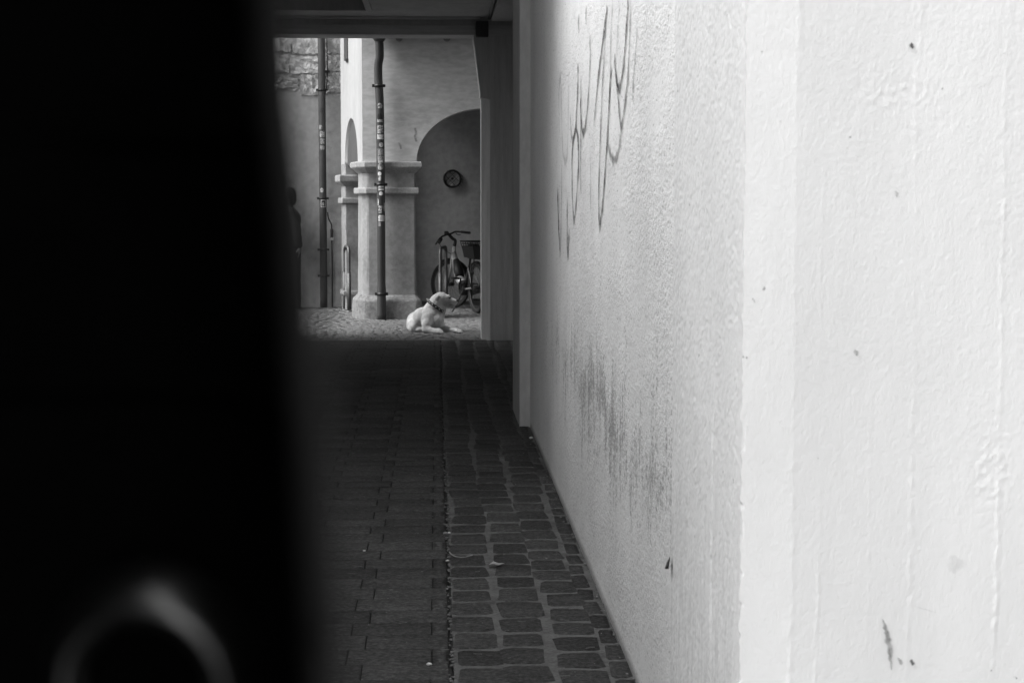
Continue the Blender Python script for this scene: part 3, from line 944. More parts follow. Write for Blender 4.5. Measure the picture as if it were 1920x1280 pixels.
# slit window high in the side wall
w0 = 0.70 * SL
mb = MB()
def V3(s, d, z): p = sp(s, d); return Vector((p[0], p[1], z))
zb = at(650, 114, Y2 - 0.5).z
pts = [V3(w0 - 0.18, -0.012, zb), V3(w0 + 0.18, -0.012, zb), V3(w0 + 0.18, -0.012, zb + 1.1), V3(w0 - 0.18, -0.012, zb + 1.1)]
mb.add(pts + [p_ + Vector((0.03, 0, 0)) for p_ in pts], [[0, 1, 2, 3][::-1], [4, 5, 6, 7], [0, 4, 5, 1], [1, 5, 6, 2], [2, 6, 7, 3], [3, 7, 4, 0]])
win = mb.build('window', M['pipe_grey'], arc)
MB().box((pts[0].x - 0.02, pts[0].y - 0.03, zb - 0.04), (pts[0].x + 0.03, pts[1].y + 0.03, zb - 0.002)).build('sill', M['pipe'], win)
# right-hand pier, inner wall, inner ceiling, eaves
xq = xA0 + 2 * a_half
mb = MB().box((xq, YS, -0.02), (xL + 3.4, YS + DPT, z_imp))
mb.build('pier_shaft', M['sandstone'], arc)
YI = 24.75
MB().box((-1.02, YI, -0.02), (3.0, YI + 0.25, EAVE + 2.2)).build('inner_wall', M['inner_wall'], arc)
MB().box((xL + 0.35, YS + DPT + 0.005, EAVE - 0.35), (3.0, YI - 0.005, EAVE - 0.2)).build('inner_ceiling', M['inner_wall'], arc)
MB().box((2.2, YS + DPT + 0.005, -0.02), (2.45, YI - 0.005, EAVE - 0.36)).build('end_wall', M['inner_wall'], arc)
mb = MB()
e0, e1 = YS - 0.55, YI
mb.add([(xL - 0.06, e0, EAVE + 0.01), (3.0, e0, EAVE + 0.01), (3.0, e0, EAVE + 0.10), (xL - 0.06, e0, EAVE + 0.10), (xL - 0.06, e1, EAVE + 1.9), (3.0, e1, EAVE + 1.9), (xL - 0.06, YS - 0.01, EAVE + 0.26), (3.0, YS - 0.01, EAVE + 0.26)],
       [[0, 1, 2, 3], [3, 2, 5, 4], [0, 6, 7, 1], [0, 3, 4, 6], [1, 7, 5, 2]])
mb.build('roof', M['roof'], arc)
for u in (748, 838):
    p = at(u, 71, YS - 0.14)
    MB().tube([(p.x, YS - 0.30, p.z + 0.012), (p.x, YS + 0.05, p.z + 0.012)], 0.047, 14).build('rafter_end', M['roof'], arc)
# dark stain patches at the foot of the inner wall are in the plaster; low kerb along it
MB().box((-0.95, YI - 0.14, -0.02), (2.2, YI - 0.003, 0.07), 0.01).build('kerb', M['pipe_grey'], arc)
# graffiti scratch by the arch
for pts_, w in (([(778, 240), (780, 250), (778, 256), (781, 266)], 0.02), ([(748, 268), (751, 274), (752, 280)], 0.018)):
    c = catmull([at(a, b, YS - 0.004) for a, b in pts_], 6)
    vv, ff, uv = [], [], []
    for i, p in enumerate(c):
        vv += [p + Vector((-w, 0, 0)), p + Vector((w, 0, 0))]; uv += [(0, 0.5), (1, 0.5)]
        if i: ff.append([2 * i - 2, 2 * i - 1, 2 * i + 1, 2 * i])
    mesh_obj('spray_stroke', vv, ff, M['spray'], arc, uvs=uv)

# ------------------------------------------------------------------ courtyard back wall, rough stone above, plaster below
YB = 24.3
bk = empty('courtyard_wall', (-2.5, YB, 0))
tag(bk, 'old grey wall behind the courtyard, bare rough stone showing above plaster', 'wall')
xb0, xb1 = -5.2, at(640, 300, YB).x + 0.10
zs = at(600, 182, YB).z
def back_pos(s, z):
    h = 0.004 * vnoise(s * 2.3 + z * 0.6, z * 2.1 - s * 0.5, 51) + 0.002 * vnoise(s * 14, z * 14, 52)
    lim = zs + 0.06 * vnoise(s * 4, s * 0, 53)
    r_ = np.clip((z - lim) / 0.03, 0, 1)
    h = h * (1 - r_) + r_ * (-0.004 + 0.016 * vnoise(s * 9, z * 9, 54) + 0.014 * vnoise(s * 26, z * 26, 55) + 0.008 * vnoise(s * 60, z * 60, 56))
    return np.stack([s, YB - h, z], -1)
vv, ff = grid_face(260, 300, (xb0, xb1), (-0.02, 4.6), back_pos)
me = bpy.data.meshes.new('plaster'); me.from_pydata(vv.tolist(), [], ff.tolist()); me.update(); me.materials.append(M['back_plaster'])
o = bpy.data.objects.new('plaster', me); link(o, bk); o.matrix_parent_inverse = Matrix.Translation((2.5, -YB, 0))
MB().box((xb0, YB + 0.05, -0.02), (xb1 + 0.3, YB + 0.4, 7.5)).build('masonry_core', M['back_plaster'], bk)
def rough_block(u0, v0, u1, v1, proud):
    proud *= 0.4
    a, b = at(u0, v1, YB), at(u1, v0, YB)
    bm = bmesh.new(); bmesh.ops.create_cube(bm, size=1.0)
    bmesh.ops.subdivide_edges(bm, edges=bm.edges[:], cuts=5, use_grid_fill=True)
    for q in bm.verts:
        n_ = Vector((random.uniform(-1, 1), random.uniform(-1, 1), random.uniform(-1, 1))) * 0.013
        q.co = Vector(((a.x + b.x) / 2 + q.co.x * (b.x - a.x), YB + 0.02 - proud / 2 + q.co.y * (proud + 0.06), (a.z + b.z) / 2 + q.co.z * (b.z - a.z))) + n_
    mb = MB(); mb.bm(bm); mb.build('stone', M['rubble'], bk)
for r_ in [(500, 40, 545, 97, .008), (548, 38, 597, 101, .010), (612, 40, 640, 100, .008), (503, 104, 541, 136, .012), (545, 106, 596, 138, .008),
           (612, 105, 640, 133, .006), (563, 141, 597, 178, .018), (520, 143, 559, 165, .006), (613, 137, 640, 172, .008), (470, 50, 497, 95, .02), (466, 102, 500, 140, .02)]:
    rough_block(*r_)

# ------------------------------------------------------------------ downpipes with stickers
def sticker(parent, u, v, wpx, hpx, axis_x, axis_y, r, mat, shape='rect'):
    z0, z1 = at(u, v + hpx / 2, axis_y).z, at(u, v - hpx / 2, axis_y).z
    pxm = F_PX / axis_y
    off = (at(u, v, axis_y).x - axis_x) / r
    off = max(-0.75, min(0.75, off))
    ca = math.asin(off); half = min(1.25, (wpx / pxm / 2) / r)
    vv, ff = [], []
    NA, NZ = 10, 8
    for j in range(NZ + 1):
        tz = j / NZ
        if shape == 'round': k = max(0.05, math.sqrt(max(0, 1 - (2 * tz - 1) ** 2)))
        elif shape == 'torn': k = 0.75 + 0.25 * random.random()
        else: k = 1.0
        for i in range(NA + 1):
            a = ca + half * k * (2 * i / NA - 1) + (random.uniform(-.05, .05) if shape == 'torn' and i in (0, NA) else 0)
            a = max(-1.45, min(1.45, a))
            vv.append((axis_x + math.sin(a) * (r + 0.0025), axis_y - math.cos(a) * (r + 0.0025), z0 + (z1 - z0) * tz))
    for j in range(NZ):
        for i in range(NA):
            q = j * (NA + 1) + i
            ff.append([q, q + 1, q + NA + 2, q + NA + 1])
    n_ = len(vv)
    o = mesh_obj('sticker', vv, ff, mat, parent, smooth=True)
    o.matrix_parent_inverse = parent_inv(parent)
    return o

def ring_band(parent, x, y, z, r, h=0.035, name='pipe_clamp', mat=None):
    mb = MB().tube([(x, y, z - h / 2), (x, y, z + h / 2)], r + 0.009, 18)
    mb.box((x + r, y - 0.012, z - h / 2), (x + r + 0.03, y + 0.012, z + h / 2)); mb.box((x - r - 0.03, y - 0.012, z - h / 2), (x - r, y + 0.012, z + h / 2))
    mb.build(name, mat or M['black_metal'], parent)

# by the pier
r1 = 0.051
y1 = YP - 0.075
x1 = at(715, 480, y1).x
dp = empty('downpipe', (x1, y1, 0))
tag(dp, 'black downpipe covered in stickers in front of the corner pier', 'downpipe')
def pz(v): return at(715, v, y1).z
xt_ = at(711.5, 110, y1).x
c = catmull([(x1, y1, 0.0), (x1, y1, 0.6), (x1, y1, 1.2), (at(712.5, 210, y1).x, y1, pz(210)), (at(709.5, 150, y1).x, y1 + 0.01, pz(150)), (at(709.5, 122, y1).x, y1, pz(122)), (at(712, 108, y1).x, y1 - 0.02, pz(108)), (at(712, 92, y1).x, y1 - 0.03, pz(92)), (at(711.5, 76, y1).x, y1 - 0.03, pz(76))], 8)
MB().tube(c, [r1 + 0.004 if p.z < 0.42 else r1 for p in c], 20).build('pipe', M['pipe'], dp)
zf = pz(77)
MB().tube([(xt_, y1 - 0.03, zf - 0.01), (xt_, y1 - 0.03, zf), (xt_, y1 - 0.03, zf + 0.05), (xt_, y1 - 0.03, zf + 0.14)], [r1 + 0.006, r1 + 0.012, r1 + 0.045, r1 + 0.06], 20).build('hopper', M['pipe_grey'], dp)
gx0 = xL - 0.05
MB().box((gx0, YS - 0.62, EAVE + 0.0), (2.9, YS - 0.555, EAVE + 0.09), 0.02).build('gutter', M['pipe'], dp)
for v in (161, 346, 551): 
    cx_ = min(c, key=lambda p: abs(p.z - pz(v)))
    ring_band(dp, cx_.x, cx_.y, pz(v), r1)
for (u, v, w, h, m_, s_) in [(712.5, 199, 9, 11, 'stick_a', 'round'), (713, 219, 11, 12, 'black_metal', 'round'), (712.5, 227, 12, 5, 'stick_c', 'torn'), (713, 243, 12, 15, 'stick_a', 'torn'),
        (713.5, 257, 12, 9, 'stick_b', 'rect'), (715, 272, 8, 9, 'stick_b', 'round'), (714, 285, 12, 12, 'stick_c', 'torn'), (714, 297, 12, 9, 'stick_c', 'rect'),
        (714, 303, 11, 5, 'stick_b', 'torn'), (713.5, 313, 10, 14, 'stick_a', 'round'), (712, 326, 7, 8, 'white_bit', 'round'), (712.5, 335, 5, 8, 'stick_b', 'torn'),
        (715, 350, 10, 4, 'white_bit', 'rect'), (715, 355.5, 10, 3, 'white_bit', 'rect'), (714.5, 363, 7, 8, 'white_bit', 'round'), (709.5, 379, 2.5, 12, 'stick_b', 'torn'), (713.5, 388, 7, 4, 'stick_b', 'torn'),
        (713, 395, 6, 9, 'stick_a', 'rect'), (715.5, 409, 13, 11, 'white_bit', 'torn'), (712, 420, 5, 8, 'stick_c', 'torn'), (721, 388, 2, 16, 'stick_b', 'torn')]:
    cx_ = min(c, key=lambda p: abs(p.z - pz(v)))
    sticker(dp, u, v, w, h, cx_.x, cx_.y, r1, M[m_], s_)
for du in (-2.5, 0.5, 3.5):        # dark letter strokes on the big white sticker
    sticker(dp, 715.5 + du, 409, 0.9, 8, x1, y1, r1 + 0.002, M['black_metal'])

# on the back wall
r2 = 0.050
y2 = YB - 0.10
x2 = at(606, 450, y2).x
dq = empty('downpipe', (x2, y2, 0))
tag(dq, 'dark grey downpipe with a few stickers on the old back wall', 'downpipe')
top = at(602, 20, y2)
c2 = [Vector((x2 + (top.x - x2) * max(0, (z - 0.0)) / top.z * 0.45, y2, z)) for z in np.linspace(0, 4.4, 30)]
MB().tube(c2, r2, 18).build('pipe', M['pipe_grey'], dq)
def px2(z): return x2 + (top.x - x2) * z / top.z * 0.45
for v in (169, 372, 468, 517):
    z = at(605, v, y2).z
    ring_band(dq, px2(z), y2, z, r2, 0.03, mat=M['pipe'] if v > 400 else M['black_metal'])
for (u, v, w, h, m_, s_) in [(601, 239, 7, 9, 'stick_a', 'round'), (604.5, 252, 9.5, 11, 'stick_a', 'rect'), (605, 265, 9, 11, 'stick_a', 'torn'), (604.5, 277, 9.5, 8, 'stick_c', 'torn'),
                             (604, 207, 11, 8, 'pipe', 'torn'), (603.8, 357, 6, 9, 'stick_b', 'round')]:
    z = at(u, v, y2).z
    sticker(dq, u, v, w, h, px2(z), y2, r2, M[m_], s_)
z = at(606, 381, y2).z
sticker(dq, 606.5, 381.6, 9.5, 14, px2(z), y2, r2, M['white_bit'])
sticker(dq, 606.5, 381.6, 7.2, 11, px2(z), y2, r2 + 0.002, M['black_metal'])
sticker(dq, 606.3, 382.5, 3.5, 6, px2(z), y2, r2 + 0.004, M['stick_b'], 'torn')
# loose cable with a plug beside it
cb = empty('wall_cable', (at(620, 400, YB).x, YB - 0.03, 0))
tag(cb, 'thin dark cable with a hanging socket beside the back downpipe', 'cable')
pts = [at(u, v, YB - 0.045) for u, v in ((613, 40), (613, 100), (614, 135), (612, 165), (609, 180))]
MB().tube(catmull(pts, 6), 0.007, 8).build('upper_cable', M['pipe'], cb)
pts = [at(u, v, YB - 0.045) for u, v in ((614, 398), (616, 410), (621, 420), (622, 430))]
MB().tube(catmull(pts, 6), 0.009, 8).build('cable', M['pipe'], cb)
pts = [at(u, v, YB - 0.045) for u, v in ((622, 450), (623, 500), (623, 578))]
MB().tube(pts, 0.010, 8).build('lower_cable', M['pipe'], cb)
p = at(622, 439, YB - 0.05)
MB().tube([p + Vector((0, 0, .07)), p + Vector((0, 0, -.06))], 0.02, 12).build('plug', M['pipe'], cb)
p = at(622, 448, YB - 0.05)
MB().box((p.x - .026, p.y - .03, p.z - .02), (p.x + .026, p.y + .04, p.z + .02), .008).build('socket', M['stick_b'], cb)
p = at(614, 134, YB - 0.05)
MB().box((p.x - .03, p.y - .02, p.z - .013), (p.x + .03, p.y + .05, p.z + .013), .004).build('bracket', M['pipe'], cb)

# ------------------------------------------------------------------ round vent in the vault wall
pv = at(848, 335, YI - 0.03)
vt = empty('wall_vent', pv)
tag(vt, 'round black vent grille with crossed bars on the vault wall', 'vent')
R_ = 17.0 / F_PX * YI
MB().tube([pv + Vector((0, 0.028, 0)), pv + Vector((0, 0.012, 0))], R_ - 0.008, 32).build('backing', M['inner_wall'], vt)
MB().torus(pv, (0, 1, 0), R_ - 0.012, 0.015, 40, 10).build('ring', M['black_metal'], vt)
mb = MB()
for k in (-0.30, 0.30):
    for sgn in (1, -1):
        d = Vector((1, 0, sgn)).normalized(); n_ = Vector((1, 0, -sgn)).normalized() * k * R_
        hl = math.sqrt(max(0, (R_ * 0.93) ** 2 - n_.length_squared))
        mb.tube([pv + n_ - d * hl, pv + n_ + d * hl], 0.0032, 6)
mb.build('lattice', M['black_metal'], vt)
MB().tube([pv + Vector((0, 0.006, 0)), pv - Vector((0, 0.012, 0))], 0.016, 12).build('hub', M['black_metal'], vt)
mb = MB()
for k in range(7):
    a = -0.9 + 0.25 * k + random.uniform(-.1, .1)
    s0 = pv + Vector((math.cos(a) * R_, 0.01, math.sin(a) * R_ * 0.9))
    mb.tube(catmull([s0, s0 + Vector((.02, -.01, -.01)), s0 + Vector((.03 + random.uniform(-.01, .015), 0, -.03))], 4), 0.003, 5)
mb.build('dry_roots', M['pipe'], vt)

# ------------------------------------------------------------------ bike stands
def bike_stand(u0, u1, vtop, Yn, Yf, label, foot=None):
    a, b = at(u0, vtop, Yn), at(u1, vtop, Yf)
    zt = a.z
    st = empty('bike_stand', (a.x, a.y, 0))
    tag(st, label, 'bike stand', 'steel hoop bike stands')
    A, B = Vector((a.x, Yn, 0)), Vector((b.x, Yf, 0))
    d = (B - A); L_ = d.length; d.normalize(); R = min(0.09, L_ / 2.2)
    pts = [A + Vector((0, 0, z)) for z in (0.0, 0.3, zt - R)]
    for k in range(1, 8):
        t = k / 8 * math.pi / 2
        pts.append(A + d * (R - R * math.cos(t)) + Vector((0, 0, zt - R + R * math.sin(t))))
    pts.append(A + d * R + Vector((0, 0, zt))); pts.append(B - d * R + Vector((0, 0, zt)))
    for k in range(1, 8):
        t = k / 8 * math.pi / 2
        pts.append(B - d * (R - R * math.sin(t)) + Vector((0, 0, zt - R + R * math.cos(t))))
    pts += [B + Vector((0, 0, z)) for z in (zt - R, 0.3, 0.0)]
    MB().tube(pts, 0.0215, 12).build('hoop', M['steel'], st)
    for p in (A, B):
        MB().tube([p + Vector((0, 0, 0.0)), p + Vector((0, 0, 0.52))], 0.027, 12).build('sleeve', M['steel'], st)
        MB().tube([p + Vector((0, 0, 0.0)), p + Vector((0, 0, 0.014)), p + Vector((0, 0, 0.03))], [0.055, 0.055, 0.03], 14).build('foot', M['steel'], st)
    if foot:
        MB().tube([A + Vector((0, 0, 0.03)), A + Vector((foot, 0, 0.03))], 0.022, 10).build('ground_rail', M['steel'], st)
    return st
bike_stand(654, 646, 463, onground(654, 585.5).y, onground(646, 582.5).y, 'steel hoop bike stand left of the corner pier', 0.34)
bike_stand(825.5, 836, 465, onground(836, 586).y + 0.1, onground(836, 586).y + 0.75, 'steel hoop bike stand inside the arch behind the dog')

# ------------------------------------------------------------------ bicycle
rear, front = onground(894, 588), onground(840, 577.5)
hd = (front - rear); hd.z = 0
WB = 1.14
hd.normalize()
lat = Vector((hd.y, -hd.x, 0))            # right-hand side of the rider
BK = empty('bicycle', rear)
tag(BK, 'silver and black electric bicycle with rear basket parked under the arch', 'bicycle')
def bp(x, y, z): return rear + hd * x - lat * y + Vector((0, 0, z))     # x forward, y left, z up
WR = 0.335
sdirn = Vector((-0.80, 0.60, 0)).normalized()        # front wheel turned left
def wheel(c, axis, nm):
    ax_ = Vector(axis).normalized()
    w = MB().torus(c, ax_, WR - 0.024, 0.024, 56, 10).build('tyre', M['rubber'], BK)
    MB().torus(c, ax_, WR - 0.052, 0.011, 56, 8).build('rim', M['pipe'], w)
    MB().tube([c - ax_ * 0.05, c + ax_ * 0.05], 0.028, 14).build('hub', M['pipe_grey'], w)
    mb = MB(); u = ax_.orthogonal().normalized(); q = ax_.cross(u)
    for k in range(28):
        a = 2 * math.pi * k / 28; a2 = a + (0.5 if k % 2 else -0.5)
        mb.tube([c + ax_ * (0.03 if k % 4 < 2 else -0.03) + (u * math.cos(a2) + q * math.sin(a2)) * 0.025, c + (u * math.cos(a) + q * math.sin(a)) * (WR - 0.055)], 0.0014, 4)
    mb.build('spokes', M['pipe_grey'], w)
def fender(c, fw, a0, a1, mat):
    mb = MB(); n_ = 24; ax_ = fw.cross(Vector((0, 0, 1))).normalized()
    vv, ff = [], []
    for i in range(n_ + 1):
        a = a0 + (a1 - a0) * i / n_
        d = fw * math.cos(a) + Vector((0, 0, 1)) * math.sin(a)
        for k, (off, rr) in enumerate(((-0.03, WR + 0.004), (-0.018, WR + 0.018), (0.018, WR + 0.018), (0.03, WR + 0.004))):
            vv.append(c + d * rr + ax_ * off)
        if i:
            for k in range(3): ff.append([4 * i - 4 + k, 4 * i - 3 + k, 4 * i + 1 + k, 4 * i + k])
    mb.add(vv, ff, True)
    return mb.build('fender', mat, BK)
rc, fc = bp(0, 0, WR), bp(WB, 0, WR)
wheel(rc, lat, 'rear'); wheel(fc, sdirn.cross(Vector((0, 0, 1))), 'front')
fender(rc, hd, 0.5, 3.5, M['pipe']); fender(fc, sdirn, 1.0, 2.7, M['black_metal'])
hx, hz0, hz1 = WB - 0.17, 0.68, 0.86
headlo, headhi = bp(hx + 0.045, 0, hz0), bp(hx, 0, hz1)
MB().tube([headlo, headhi], [0.030, 0.026], 14).build('head_tube', M['silver'], BK)
fl = sdirn.cross(Vector((0, 0, 1))).normalized()
mb = MB()
for s_ in (-1, 1):
    mb.tube([headlo + fl * 0.045 * s_, headlo + fl * 0.05 * s_ - Vector((0, 0, 0.1)), fc + fl * 0.055 * s_], [0.017, 0.016, 0.012], 10)
mb.tube([headlo - fl * 0.05, headlo + fl * 0.05], 0.02, 10)
mb.build('fork', M['grey_paint'], BK)
bb = bp(0.46, 0, 0.30)
# deep low-step down tube with battery
MB().tube([bp(hx + 0.02, 0, 0.76), bp(hx - 0.08, 0, 0.60), bp(hx - 0.22, 0, 0.42), bb + Vector((0, 0, 0.05))], [0.036, 0.052, 0.058, 0.055], 14).build('down_tube', M['silver'], BK)
MB().tube([bp(hx - 0.075, 0, 0.67), bp(hx - 0.15, 0, 0.56), bp(hx - 0.24, 0, 0.46)], [0.042, 0.062, 0.062], 12).build('battery', M['plastic'], BK)
mb = MB().tube([bb - lat * 0.075, bb + lat * 0.075], 0.085, 18); mb.tube([bb - lat * 0.06 + Vector((0, 0, .04)), bb + lat * 0.06 + hd * 0.05 + Vector((0, 0, .05))], 0.075, 14)
mb.build('motor', M['plastic'], BK)
st0 = bp(0.30, 0, 0.62)
MB().tube([bb, st0], [0.03, 0.022], 12).build('seat_tube', M['plastic'], BK)
MB().tube([st0, bp(0.23, 0, 0.84)], 0.015, 10).build('seat_post', M['black_metal'], BK)
mb = MB()
prof = [(-0.13, 0.085), (-0.09, 0.10), (-0.02, 0.075), (0.06, 0.03), (0.13, 0.018)]
vv, ff = [], []
for x_, w_ in prof:
    for k in range(8):
        a = math.pi * k / 7
        vv.append(bp(0.22 + x_, w_ * math.cos(a), 0.86 + 0.045 * math.sin(a)))
for i in range(len(prof) - 1):
    for k in range(7): ff.append([i * 8 + k, i * 8 + k + 1, (i + 1) * 8 + k + 1, (i + 1) * 8 + k])
    ff.append([i * 8 + 7, i * 8, (i + 1) * 8, (i + 1) * 8 + 7])
ff += [list(range(8))[::-1], list(range(32, 40))]
mb.add(vv, ff, True); mb.build('saddle', M['plastic'], BK)
mb = MB()
for s_ in (-1, 1):
    mb.tube([st0 - Vector((0, 0, 0.04)) + lat * 0.02 * s_, rc + lat * 0.06 * s_], 0.010, 8)
    mb.tube([bb + lat * 0.03 * s_, rc + lat * 0.06 * s_], 0.012, 8)
mb.build('rear_stays', M['grey_paint'], BK)
# carrier and crate
mb = MB()
for s_ in (-1, 1):
    mb.tube([rc + lat * 0.075 * s_, bp(-0.12, -0.075 * s_, 0.72)], 0.006, 6); mb.tube([rc + lat * 0.075 * s_, bp(0.02, -0.075 * s_, 0.72)], 0.006, 6)
    mb.tube([bp(0.18, -0.06 * s_, 0.72), bp(-0.30, -0.07 * s_, 0.72)], 0.007, 6)
for x_ in (-0.3, -0.12, 0.05, 0.18): mb.tube([bp(x_, -0.07, 0.72), bp(x_, 0.07, 0.72)], 0.006, 6)
mb.build('carrier', M['black_metal'], BK)
mb = MB(); bx0, bx1, hw0, hw1, z0_, z1_ = -0.32, 0.12, 0.135, 0.175, 0.735, 0.945
cs = [(bx0, -hw0), (bx1, -hw0), (bx1, hw0), (bx0, hw0)]; ct = [(bx0 - .03, -hw1), (bx1 + .03, -hw1), (bx1 + .03, hw1), (bx0 - .03, hw1)]
lerp = lambda a, b, t: (a[0] + (b[0] - a[0]) * t, a[1] + (b[1] - a[1]) * t)
for i in range(4):     # solid lower walls, open rails above
    a, b, c_, d_ = cs[i], cs[(i + 1) % 4], lerp(cs[(i + 1) % 4], ct[(i + 1) % 4], .72), lerp(cs[i], ct[i], .72)
    q = [bp(*a, z0_), bp(*b, z0_), bp(*c_, z0_ + .72 * (z1_ - z0_)), bp(*d_, z0_ + .72 * (z1_ - z0_))]
    cen = sum(q, Vector()) / 4; inn = (bp((bx0 + bx1) / 2, 0, cen.z) - cen).normalized() * 0.006
    mb.add(q + [p_ + inn for p_ in q], [[0, 1, 2, 3], [7, 6, 5, 4], [0, 4, 5, 1], [1, 5, 6, 2], [2, 6, 7, 3], [3, 7, 4, 0]])
mb.add([bp(*p_, z0_ + .002) for p_ in cs] + [bp(*p_, z0_ + .010) for p_ in cs], [[3, 2, 1, 0], [4, 5, 6, 7]])
crate = mb.build('basket', M['plastic'], BK)
mb = MB()
for t, r_ in ((.84, .005), (1.0, .009)):
    ring = [bp(*lerp(cs[i], ct[i], t), z0_ + t * (z1_ - z0_)) for i in range(4)]
    for i in range(4): mb.tube([ring[i], ring[(i + 1) % 4]], r_, 8)
for i in range(4):
    for k in range(5):
        t = k / 5
        lo_, hi_ = lerp(cs[i], cs[(i + 1) % 4], t), lerp(ct[i], ct[(i + 1) % 4], t)
        mb.tube([bp(*lerp(lo_, hi_, .7), z0_ + .7 * (z1_ - z0_)), bp(*hi_, z1_)], .005, 6)
mb.build('basket_rails', M['plastic'], crate)
# pedals, chain case, stand
mb = MB().tube([bb + lat * 0.085 + Vector((0, 0, 0.0)), rc + lat * 0.085], [0.085, 0.05], 12)
mb.build('chain_case', M['plastic'], BK)
for s_, dx, dz in ((1, 0.08, -0.15), (-1, -0.08, 0.15)):
    e = bb + hd * dx + Vector((0, 0, dz)) + lat * 0.10 * s_
    MB().tube([bb + lat * 0.095 * s_, e], 0.011, 8).build('crank', M['black_metal'], BK)
    pc = e + lat * 0.07 * s_
    bm = bmesh.new(); bmesh.ops.create_cube(bm, size=1.0); bmesh.ops.bevel(bm, geom=bm.edges[:], offset=0.1, segments=1, affect='EDGES')
    R3 = Matrix((( *lat, ), ( *hd, ), (0, 0, 1))).transposed().to_4x4()
    mb = MB(); mb.bm(bm, Matrix.Translation(pc) @ R3 @ Matrix.Diagonal((0.10, 0.085, 0.03, 1))); mb.build('pedal', M['plastic'], BK)
MB().tube([bb - hd * 0.06 - lat * 0.05, bb - hd * 0.20 - lat * 0.26 - Vector((0, 0, 0.295))], [0.013, 0.010], 8).build('kickstand', M['pipe'], BK)
# handlebar: tall curved stem and swept bar, turned with the wheel
top_ = headhi + Vector((0, 0, 0.02))
bar_c = at(838, 442, (top_ - sdirn * 0.04).y)
gl, gr = at(817.5, 457, top_.y - 0.12), at(880, 436.5, top_.y + 0.05)
MB().tube(catmull([headhi - Vector((0, 0, .01)), headhi + Vector((0.012, 0, 0.07)), at(848, 447, top_.y), at(842, 440, top_.y), at(837, 438, top_.y)], 6), [0.022] * 25, 12).build('stem', M['black_metal'], BK)
MB().tube(catmull([at(817, 458, top_.y - 0.16), at(823, 449, top_.y - 0.14), at(829, 443.5, top_.y - 0.08), at(838, 440, top_.y), at(846, 438, top_.y + 0.05), at(854, 434.5, top_.y + 0.1), at(866, 435, top_.y + 0.04), at(880, 436.5, top_.y - 0.06)], 6), 0.012, 10).build('handlebar', M['black_metal'], BK)
MB().tube([at(865, 434.8, top_.y + 0.045), at(881, 436.6, top_.y - 0.065)], 0.017, 10).build('grip', M['rubber'], BK)
MB().tube([at(828, 448, top_.y - 0.09), at(823, 454, top_.y - 0.17)], [0.018, 0.026], 10).build('grip', M['rubber'], BK)
MB().tube(catmull([at(854, 434, top_.y + .09), at(857, 440, top_.y + .06), at(864, 440, top_.y + .02)], 5), 0.005, 6).build('brake_lever', M['black_metal'], BK)
MB().tube(catmull([at(826, 446, top_.y - .1), at(821, 452, top_.y - .12), at(816, 459, top_.y - .14)], 5), 0.006, 6).build('brake_lever', M['black_metal'], BK)
MB().tube(catmull([at(822, 453, top_.y - .1), at(827, 462, top_.y - .06), at(836, 470, top_.y - .03), at(847, 477, top_.y)], 6), 0.004, 6).build('brake_cable', M['black_metal'], BK)
p = at(837, 437.5, top_.y - .01)
MB().box((p.x - .03, p.y - .02, p.z - .025), (p.x + .03, p.y + .02, p.z + .03), .01).build('display', M['plastic'], BK)
p = bp(hx + 0.12, 0, 0.66)
MB().tube([p - sdirn * 0.03, p + sdirn * 0.04], [0.045, 0.03], 12).build('headlight', M['plastic'], BK)
MB().tube([bp(-0.36, 0, 0.60), bp(-0.385, 0, 0.60)], 0.03, 12).build('rear_reflector', M['white_bit'], BK)

# ------------------------------------------------------------------ soft bodies grown from overlapping balls (one continuous skin)
def skin(name, prims, voxel, smooth, mat, parent=None):
    bm = bmesh.new()
    for pr in prims:
        if pr[0] == 'c':        # chain of (point, radius)
            ch = pr[1]
            for (p0, r0), (p1, r1_) in zip(ch[:-1], ch[1:]):
                p0, p1 = Vector(p0), Vector(p1)
                k = max(2, int((p1 - p0).length / (0.25 * max(0.004, min(r0, r1_)))))
                for i in range(k + 1):
                    t = i / k
                    bmesh.ops.create_icosphere(bm, subdivisions=2, radius=r0 + (r1_ - r0) * t, matrix=Matrix.Translation(p0.lerp(p1, t)))
        else:                   # ellipsoid: centre, radii, euler
            bmesh.ops.create_icosphere(bm, subdivisions=3, radius=1.0,
                                       matrix=Matrix.Translation(pr[1]) @ __import__('mathutils').Euler(pr[3] if len(pr) > 3 else (0, 0, 0)).to_matrix().to_4x4() @ Matrix.Diagonal((*pr[2], 1)))
    me = bpy.data.meshes.new(name); bm.to_mesh(me); bm.free()
    tmp = bpy.data.objects.new(name + '_tmp', me); COL.objects.link(tmp)
    rm = tmp.modifiers.new('r', 'REMESH'); rm.mode = 'VOXEL'; rm.voxel_size = voxel
    sm_ = tmp.modifiers.new('s', 'SMOOTH'); sm_.iterations = smooth; sm_.factor = 0.5
    dg = bpy.context.evaluated_depsgraph_get()
    out = bpy.data.meshes.new_from_object(tmp.evaluated_get(dg))
    bpy.data.objects.remove(tmp)
    out.polygons.foreach_set('use_smooth', [True] * len(out.polygons))
    out.materials.clear(); out.materials.append(mat)
    o = bpy.data.objects.new(name, out)
    out.name = name
    link(o, parent)
    if parent is not None: o.matrix_parent_inverse = parent_inv(parent)
    return o

